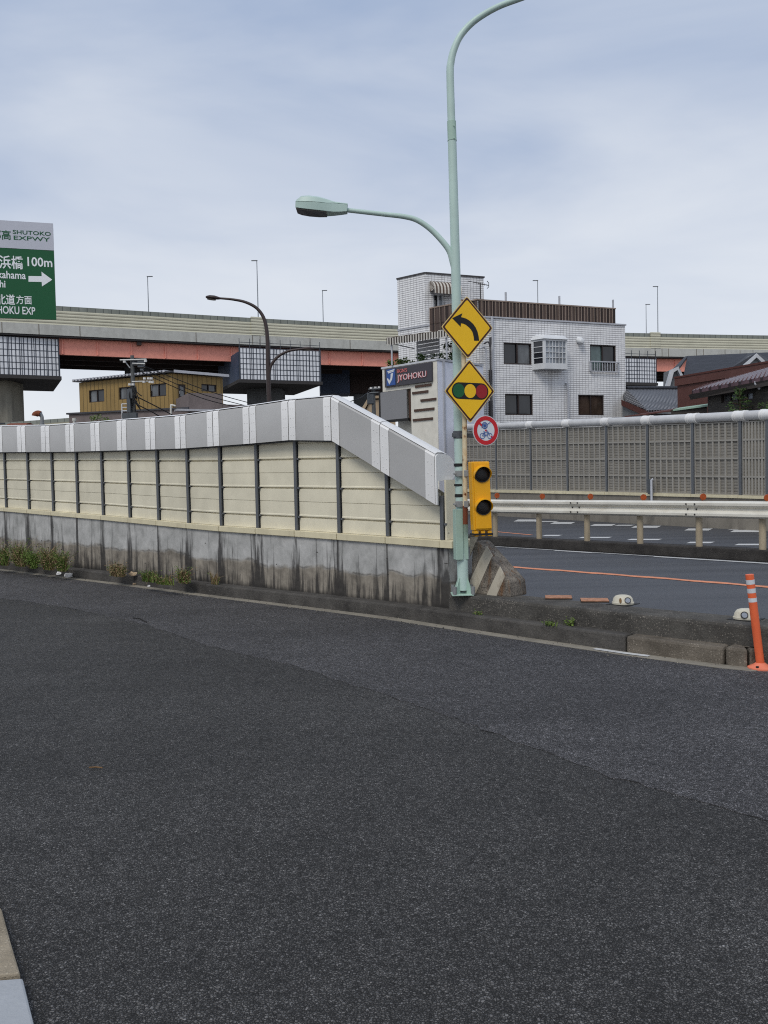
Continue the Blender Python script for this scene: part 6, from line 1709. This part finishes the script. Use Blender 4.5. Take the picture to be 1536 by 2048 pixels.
# ------------------------------------------------------------------ houses at right
c6 = crop(1220, 560, 4.4525)
def Q(x, y, Y): return P(*c6(x, y), Y)
def roof_quad(mb, a, b, c, d, th=.12, m=0):
    U = (b - a); L = U.length; n_ = (b - a).cross(d - a).normalized()
    hgt = (d - a).length
    u4 = (c - a).dot(U) / L; u3 = (d - a).dot(U) / L
    mb.poly([a, b, c, d], [(0, 0), (L, 0), (u4, hgt), (u3, hgt)], m)
    mb.poly([d - Vector((0, 0, th)), c - Vector((0, 0, th)), b - Vector((0, 0, th)), a - Vector((0, 0, th))], None, m)
    for p_, q_ in ((a, b), (b, c), (c, d), (d, a)): mb.poly([p_ - Vector((0, 0, th)), q_ - Vector((0, 0, th)), q_, p_], None, m)
# grey wave-tile roof
h1 = thing('tiled_house', 'low house with grey wave tile roof beside the white tiled building', 'house', (Q(350, 1150, 43).x, 43, 0))
mb = MB(); roof_quad(mb, Q(335, 1160, 42), Q(640, 1150, 43.5), Q(600, 968, 49), Q(145, 968, 46.5)); roof_quad(mb, Q(145, 1078, 44.5), Q(335, 1160, 42), Q(145, 968, 46.5), Q(100, 990, 47)); 
mb.build('roof', M['kawara'], h1)
mb = MB(); mb.tube([Q(140, 966, 46.5), Q(605, 966, 49)], .14, 8); mb.build('ridge', M['slate'], h1)
mb = MB(); a, b = Q(100, 1065, 44.4), Q(345, 1175, 41.9); mb.hexa([a - Vector((0, 0, .3)), b - Vector((0, 0, .3)), b + Vector((.1, .3, -.3)), a + Vector((.1, .3, -.3)), a, b, b + Vector((.1, .3, 0)), a + Vector((.1, .3, 0))]); mb.build('barge_board', M['barge'], h1)
a, b, c = Q(110, 1200, 44.6), Q(330, 1200, 42.4), Q(660, 1200, 44); mb = MB()
for p_, q_ in ((a, b), (b, c)): mb.poly([(p_.x, p_.y, -.01), (q_.x, q_.y, -.01), (q_.x, q_.y, Q(330, 1185, 42.4).z), (p_.x, p_.y, Q(150, 1090, 44).z if p_ is a else Q(330, 1185, 42.4).z)])
mb.build('wall', M['trim_grey'], h1)
# slate house with gambrel end and dormer
h2 = thing('slate_house', 'house with dark slate roof, white trimmed gable and dormer', 'house', (Q(900, 850, 52).x, 52, 0))
mb = MB(); roof_quad(mb, Q(652, 858, 50), Q(1500, 770, 52), Q(1500, 640, 57), Q(690, 676, 55.5)); roof_quad(mb, Q(560, 790, 52.5), Q(625, 768, 50.2), Q(690, 676, 55.5), Q(670, 680, 56.5)); mb.build('roof', M['slate'], h2)
mb = MB(); ga = [Q(495, 968, 50.5), Q(545, 800, 50.5), Q(612, 770, 50.5), Q(655, 858, 50.5), Q(672, 968, 50.5)]
gi = [Q(530, 968, 50.5), Q(568, 822, 50.5), Q(603, 800, 50.5), Q(632, 862, 50.5), Q(645, 968, 50.5)]
for k in range(4): mb.hexa([gi[k], ga[k], ga[k + 1], gi[k + 1], gi[k] + Vector((0, .3, 0)), ga[k] + Vector((0, .3, 0)), ga[k + 1] + Vector((0, .3, 0)), gi[k + 1] + Vector((0, .3, 0))])
mb.build('gable_trim', M['trim_white'], h2)
mb = MB(); mb.prism([Vector((p_.x, p_.y + .35, p_.z if i not in (0, 4) else -.01)) for i, p_ in enumerate([ga[0]] + ga[1:4] + [ga[4]])], (0, 1.0, 0)); a, b = Q(640, 900, 51.5), Q(1500, 850, 53); mb.poly([(a.x, a.y, -.01), (b.x, b.y, -.01), (b.x, b.y, b.z), (a.x, a.y, a.z)]); mb.build('wall', M['trim_grey'], h2)
mb = MB(); roof_quad(mb, Q(1090, 775, 50.5), Q(1190, 755, 50), Q(1310, 645, 50), Q(1230, 655, 54)); roof_quad(mb, Q(1400, 738, 50), Q(1480, 745, 54), Q(1330, 660, 54), Q(1310, 645, 50)); do = mb.build('dormer_roof', M['slate'], h2)
mb = MB(); T = [Q(1188, 757, 49.9), Q(1308, 652, 49.9), Q(1402, 740, 49.9)]; Ti = [Q(1232, 757, 49.9), Q(1307, 688, 49.9), Q(1362, 742, 49.9)]
for k in range(2): mb.hexa([Ti[k], T[k], T[k + 1], Ti[k + 1], Ti[k] + Vector((0, .2, 0)), T[k] + Vector((0, .2, 0)), T[k + 1] + Vector((0, .2, 0)), Ti[k + 1] + Vector((0, .2, 0))])
mb.build('dormer_trim', M['trim_white'], do)
mb = MB(); mb.prism([p_ + Vector((0, .22, 0)) for p_ in (T[0], T[2], T[1])], (0, 1, 0)); mb.build('dormer_wall', M['trim_grey'], do)
# chocolate box building
h3 = thing('brown_building', 'flat chocolate brown metal clad building among the houses', 'building', (Q(580, 900, 43).x, 43, 0))
a, b = Q(578, 875, 43.5), Q(1407, 742, 38.2); fr = plan_frame((a.x, a.y), (b.x, b.y)); L = (b.xy - a.xy).length + 2
za = (a.z + b.z) / 2; zl = (Q(590, 945, 43.5).z)
mb = MB(); mb.fbox(fr, .12, L, -.01, zl - .002, -4, -.05); mb.build('wall', M['choc'], h3)
mb = MB(); mb.fbox(fr, 0, L, zl, za, -4.1, .03); mb.build('fascia', M['choc'], h3)
mb = MB(); mb.fbox(fr, -.03, L, za + .002, za + .09, -4.15, .06); mb.build('coping', M['barge'], h3)
# lean-to with mint roof
h4 = thing('lean_to_shed', 'dark wooden lean-to with pale mint sheet roof in front of the brown building', 'shed', (Q(700, 1150, 39).x, 39, 0))
mb = MB(); roof_quad(mb, Q(560, 1152, 39.5), Q(870, 1110, 38), Q(880, 1100, 40), Q(620, 1135, 41), .08); roof_quad(mb, Q(130, 1212, 40.5), Q(540, 1160, 39.5), Q(600, 1140, 41), Q(300, 1190, 42), .06, 1); mb.build('roof', [M['mint_sheet'], M['barge']], h4)
a, b = Q(545, 1160, 39.6), Q(865, 1118, 38.2); mb = MB(); mb.poly([(a.x, a.y, -.01), (b.x, b.y, -.01), b, a]); mb.build('wall', M['dark_wood'], h4)
# dark brick house with maroon roof
h5 = thing('brick_house', 'dark brick house with maroon metal roof and row of small windows', 'house', (Q(880, 1050, 35).x, 35, 0))
e0, e1 = Q(728, 985, 36), Q(1700, 798, 30.0)
mb = MB(); roof_quad(mb, e0, e1, Q(1720, 690, 33.5), Q(815, 943, 38.5), .14); mb.build('roof', M['maroon_roof'], h5)
mb = MB(); frE = plan_frame((e0.x, e0.y), (e1.x, e1.y)); Le = (e1.xy - e0.xy).length; zsl = (e1.z - e0.z) / Le
t0_, t1_ = Q(815, 943, 38.5), Q(1720, 690, 33.5)
for k in range(1, 26):
    p_, q_ = e0.lerp(e1, k / 26), t0_.lerp(t1_, k / 26); mb.tube([p_ + Vector((0, -.03, .01)), q_ + Vector((0, 0, .02))], .022, 6)
mb.build('roof_seam', M['barge'], h5)
mb = MB(); mb.hexa([e0 + Vector((.1, -.02, -.36)), e1 + Vector((0, -.02, -.36)), e1 + Vector((0, .4, -.36)), e0 + Vector((.1, .4, -.36)), e0 + Vector((0, -.02, -.145)), e1 + Vector((0, -.02, -.145)), e1 + Vector((0, .4, -.145)), e0 + Vector((0, .4, -.145))]); mb.build('eave', M['dark_wood'], h5)
w0 = Q(870, 1040, 35.8); w1 = e1 + Vector((.2, .5, 0)); frW = plan_frame((w0.x, w0.y), (w1.x, w1.y)); Lw = (w1.xy - w0.xy).length
ztw = Q(880, 1005, 35.8).z
def rW(x0, y0, x1, y1): return px_rect(frW, w0, w1, *c6(x0, y0), *c6(x1, y1))
hW = [rW(990, 1010, 1130, 1085), rW(1138, 1003, 1270, 1075)]
mb = MB(); wall_with_holes(mb, frW, Lw, -.01, ztw, hW); a = frW.p(0, 0, -4); mb.poly([(a.x, a.y, -.01), (w0.x, w0.y, -.01), (w0.x, w0.y, ztw), (a.x, a.y, ztw)], [(0, 0), (4, 0), (4, ztw), (0, ztw)]); 
b_ = frW.p(Lw, 0, 0); mb.poly([(w0.x, w0.y, ztw), (b_.x, b_.y, ztw), (b_.x, b_.y, e1.z - .3), (w0.x, w0.y, ztw + .02)], [(0, ztw), (Lw, ztw), (Lw, e1.z), (0, ztw)]); mb.build('wall', M['dark_brick'], h5)
for h in hW: window(h5, frW, h, M['bronze'], ['glass_grey', 'glass_lace'], fw=.05)
gq = rW(1368, 900, 1395, 945); mb = MB(); mb.tube([frW.p(gq[0], gq[3], .35), frW.p(gq[0], gq[2] + .1, .35), frW.p(gq[0] + .05, gq[2] - .1, .2)], .06, 8); mb.build('gutter_outlet', M['trim_white'], h5)

# ------------------------------------------------------------------ plants and litter
def leaves(mb, c, rad, n_, size, rng, m=0, squash=1.0):
    for _ in range(n_):
        while True:
            d_ = Vector((rng.uniform(-1, 1), rng.uniform(-1, 1), rng.uniform(-1, 1)))
            if d_.length < 1: break
        o = Vector(c) + Vector((d_.x * rad[0], d_.y * rad[1], d_.z * rad[2]))
        a = Vector((rng.gauss(0, 1), rng.gauss(0, 1), rng.gauss(0, .6))).normalized(); b = a.orthogonal().normalized(); s = size * rng.uniform(.6, 1.3)
        mb.poly([o, o + a * s * .5 + b * s * .28, o + a * s, o + a * s * .5 - b * s * .28], m=m)
def weed(base, h, spread, n_, seed, mix, label, lean=0.0, leafn=0):
    rng = random.Random(seed); mb = MB()
    for k in range(n_):
        a = rng.uniform(0, 2 * math.pi); r_ = spread * math.sqrt(rng.random()) * .8
        o = Vector((base.x, base.y, base.z)) + kd_dir * (r_ * math.cos(a)) + kn * (r_ * math.sin(a) * .28 - .04)
        hh = h * rng.uniform(.3, 1.15) * rng.uniform(.8, 1.1); t_ = Vector((rng.gauss(0, .35), rng.gauss(0, .25), 0)) * hh; w = rng.uniform(.003, .008)
        s = Vector((rng.uniform(-1, 1), rng.uniform(-1, 1), 0)).normalized() * w
        m1 = o + t_ * .35 + Vector((0, 0, hh * .6)); m2 = o + t_ + Vector((0, 0, hh * rng.uniform(.8, 1.0)))
        mi = 1 if rng.random() < mix else 0
        mb.poly([o - s, o + s, m1 + s * .8, m1 - s * .8], m=mi); mb.poly([m1 - s * .8, m1 + s * .8, m2], m=mi)
        for _ in range(leafn + (1 if leafn > 1 else 0)):
            f_ = rng.uniform(.2, 1.0); p_ = o.lerp(m2, f_); leaves(mb, p_, (.03, .03, .03), 1, .028, rng, mi)
    return tag(mb.build('weed_clump', [M['leaf'] if seed % 2 else M['leaf_bright'], M['straw']]), label, 'weeds', 'weeds growing along the foot of the concrete wall')
WP = [(-40, 1128, .5, .35, 120, 0.35, 'straggly green weeds at the left frame edge, foot of the wall', 3), (10, 1130, .42, .3, 120, .3, 'bushy green weed first from the left at the wall foot', 3), (45, 1132, .52, .28, 130, .6, 'tall straw topped weed second from the left at the wall foot', 3),
      (70, 1136, .36, .2, 140, .1, 'bright green tuft third from the left at the wall foot', 4), (102, 1139, .46, .25, 130, .65, 'dry straw coloured weed behind the white litter', 3), (128, 1142, .40, .2, 120, .4, 'mixed green weed at the right end of the left cluster', 3),
      (240, 1152, .26, .28, 90, .75, 'dry brownish weed alone between the two clusters', 3), (305, 1163, .2, .28, 90, .25, 'grassy green tuft over the broken gutter', 1), (335, 1168, .16, .3, 80, .35, 'low spreading grass beside the grassy tuft', 1), (372, 1166, .27, .16, 60, .5, 'leafy weed right of the grass over the gutter', 3),
      (434, 1168, .2, .1, 26, .8, 'thin dry weed sprouting right of the grass', 1)]
for k, (x, y, h, sp, n_, mix, lab, lf) in enumerate(WP):
    b = H(x, y, .158); weed(b, h * .98, sp, int(n_ * 2.2), k + 3, mix, lab, 0, lf)
weed(H(1106, 1250, .156), .05, .1, 30, 21, 0, 'tiny green sprouts on the kerb ledge below the terracotta plates', 0, 1)
weed(H(1142, 1250, .156), .08, .08, 14, 23, 0, 'larger green sprout on the kerb ledge below the dome marker', 0, 2)
weed(H(958, 1228, .156), .035, .09, 24, 25, .2, 'patch of moss and sprouts on the kerb ledge under the wedge', 0, 1)
rng = random.Random(5)
for px, y0, y1, Y, rx, lab in ((201, 848, 829, 58.5, .55, 'small bright green bush in front of the mauve building'),):
    a, b = P(px, y1, Y), P(px, y0 + 12, Y); t = thing('shrub', lab, 'bush', (a.x, Y, b.z - .5))
    mb = MB()
    for k in range(14): c_ = Vector((a.x + rng.uniform(-rx, rx), Y + rng.uniform(-.4, .4), a.z - rng.uniform(.15, .8))); leaves(mb, c_, (.22, .22, .2), 40, .13, rng)
    mb.build('foliage', M['leaf_bright'], t)
    mb = MB()
    for k in range(5): mb.tube([(a.x, Y, -.01), (a.x + rng.uniform(-.4, .4), Y, a.z - .4)], .03, 6)
    mb.build('stem', M['bark'], t)
for px, py, Y, n_, rx, rz, lab, m_ in ((793, 731, 42.0, 10, .45, .28, 'leafy green plant on the shop roof beside the left canopy pole', 'leaf'), (812, 726, 41.6, 10, .4, .3, 'leafy green plant on the shop roof behind the sign board logo', 'leaf'), (902, 690, 41.2, 12, .3, .8, 'tall climbing plant beside the right canopy pole, behind the lamp post', 'leaf_dark'), (868, 716, 40.6, 8, .8, .12, 'low trailing plants along the shop roof edge', 'leaf_dark')):
    c = P(px, py, Y); t = thing('roof_plant', lab, 'plant', (c.x, Y, kz), 'plants on the shop roof'); mb = MB()
    for k in range(n_): leaves(mb, c + Vector((rng.uniform(-rx, rx), rng.uniform(-.2, .2), rng.uniform(-rz, rz))), (.16, .16, .14), 36, .13, rng)
    mb.build('foliage', M[m_], t)
    mb = MB()
    for k in range(4): mb.tube([(c.x + rng.uniform(-.2, .2), Y, kz), (c.x + rng.uniform(-.3, .3), Y, c.z)], .02, 6)
    mb.build('stem', M['bark'], t)
px, Y = 1481, 33.0
a, b = P(1480, 778, Y), P(1482, 835, Y)
pt = thing('pine_tree', 'small sparse pine in front of the dark brick house', 'tree', (b.x, Y, 0))
mb = MB(); mb.tube([(b.x, Y, -.01), a], [.09, .02], 8)
for k in range(7): z = a.z - .15 - k * .16; s = (-1) ** k; mb.tube([(a.x, Y, z), (a.x + s * (.14 + .07 * k), Y - .1, z + .08)], .018, 6)
mb.build('trunk', M['bark'], pt)
mb = MB()
for k in range(7):
    z = a.z - .1 - k * .16; w = .1 + .07 * k
    for s in (-1, 1, .3): leaves(mb, (a.x + s * w * .8, Y + rng.uniform(-.2, .2), z + .06), (.1 + .02 * k, .15, .07), 26, .1, rng)
mb.build('crown', M['leaf_dark'], pt)
c = P(1532, 818, 31.5); t = thing('shrub', 'dark green bush at the right frame edge by the brick house', 'bush', (c.x, 31.5, 0)); mb = MB()
for k in range(16): leaves(mb, c + Vector((rng.uniform(-.2, .5), rng.uniform(-.3, .3), rng.uniform(-.6, .15))), (.2, .2, .18), 36, .11, rng)
mb.build('foliage', M['leaf_dark'], t); mb = MB(); mb.tube([(c.x, 31.5, -.01), (c.x + .1, 31.5, c.z - .2)], .04, 6); mb.build('stem', M['bark'], t)
# grit swept along the gutter and kerb ledge
mb = MB(); rg = random.Random(9); gd = densify(KERB[2:10], .05)
for k in range(900):
    a = rg.choice(gd); d_ = rg.choice((-1, -1, -1, .5)) * abs(rg.gauss(0, .12)) ; z = .004 if d_ < 0 else None
    if z is None: continue
    s_ = rg.uniform(.003, .010) * (1.6 if rg.random() < .06 else 1); c = Vector((a[0] + kn.x * d_ + rg.uniform(-.03, .03), a[1] + kn.y * d_ + rg.uniform(-.03, .03), .002))
    U_ = Vector((rg.gauss(0, 1), rg.gauss(0, 1), 0)).normalized(); V_ = Vector((-U_.y, U_.x, 0))
    mb.mesh([c + U_ * s_, c + V_ * s_ * .8, c - U_ * s_ * .9, c - V_ * s_, c + Vector((0, 0, s_ * 1.1))], [(0, 1, 4), (1, 2, 4), (2, 3, 4), (3, 0, 4)], rg.choice((0, 0, 1)))
gro = mb.build('grit', [M['gutter'], M['kerb']]); tag(gro, 'loose grit and small stones along the gutter', 'grit'); gro['kind'] = 'stuff'
# litter
def crumple(px, py, z, s, seed, mat, name, label, cat='litter', flat=.6):
    rng2 = random.Random(seed); b = H(px, py, z); bm = bmesh.new(); bmesh.ops.create_icosphere(bm, subdivisions=2, radius=1)
    mb = MB(); vs = []
    for v in bm.verts:
        k = 1 + rng2.uniform(-.35, .35); vs.append((b.x + v.co.x * s * k, b.y + v.co.y * s * .7 * k, z + max(.002, (v.co.z + .8) * s * flat * k)))
    mb.mesh(vs, [tuple(v.index for v in f.verts) for f in bm.faces]); bm.free(); tag(mb.build(name, mat), label, cat, 'scraps along the kerb')
crumple(117, 1150, .1, .045, 1, M['paper'], 'paper_scrap', 'crumpled white scrap high on the kerb face below the dry weeds')
crumple(137, 1156, .002, .075, 2, M['paper'], 'paper_scrap', 'larger white paper scrap lying on the road by the kerb')
crumple(266, 1152, .158, .06, 3, M['beige'], 'paper_scrap', 'pinkish scrap on the kerb beside the dry brown weed')
crumple(269, 1170, .004, .03, 4, M['beige'], 'stone_chip', 'small pale stone in the gutter left of the grassy tuft', 'stone')
crumple(298, 1174, .004, .025, 6, M['paper'], 'stone_chip', 'tiny white chip in the gutter under the grassy tuft', 'stone')
def twig(pix, r_, mat, label):
    m = MB(); m.tube([H(x, y, .004 + r_) for x, y in pix], r_, 6); tag(m.build('twig', mat), label, 'twig', 'twigs lying on the road')
twig([(178, 1535), (192, 1534), (205, 1535.5)], .004, M['twig'], 'thin tan twig on the open road at lower left')
twig([(266, 1235.5), (280, 1237), (293, 1244)], .006, M['twig_dark'], 'dark curved strip of debris near the asphalt seam at left')
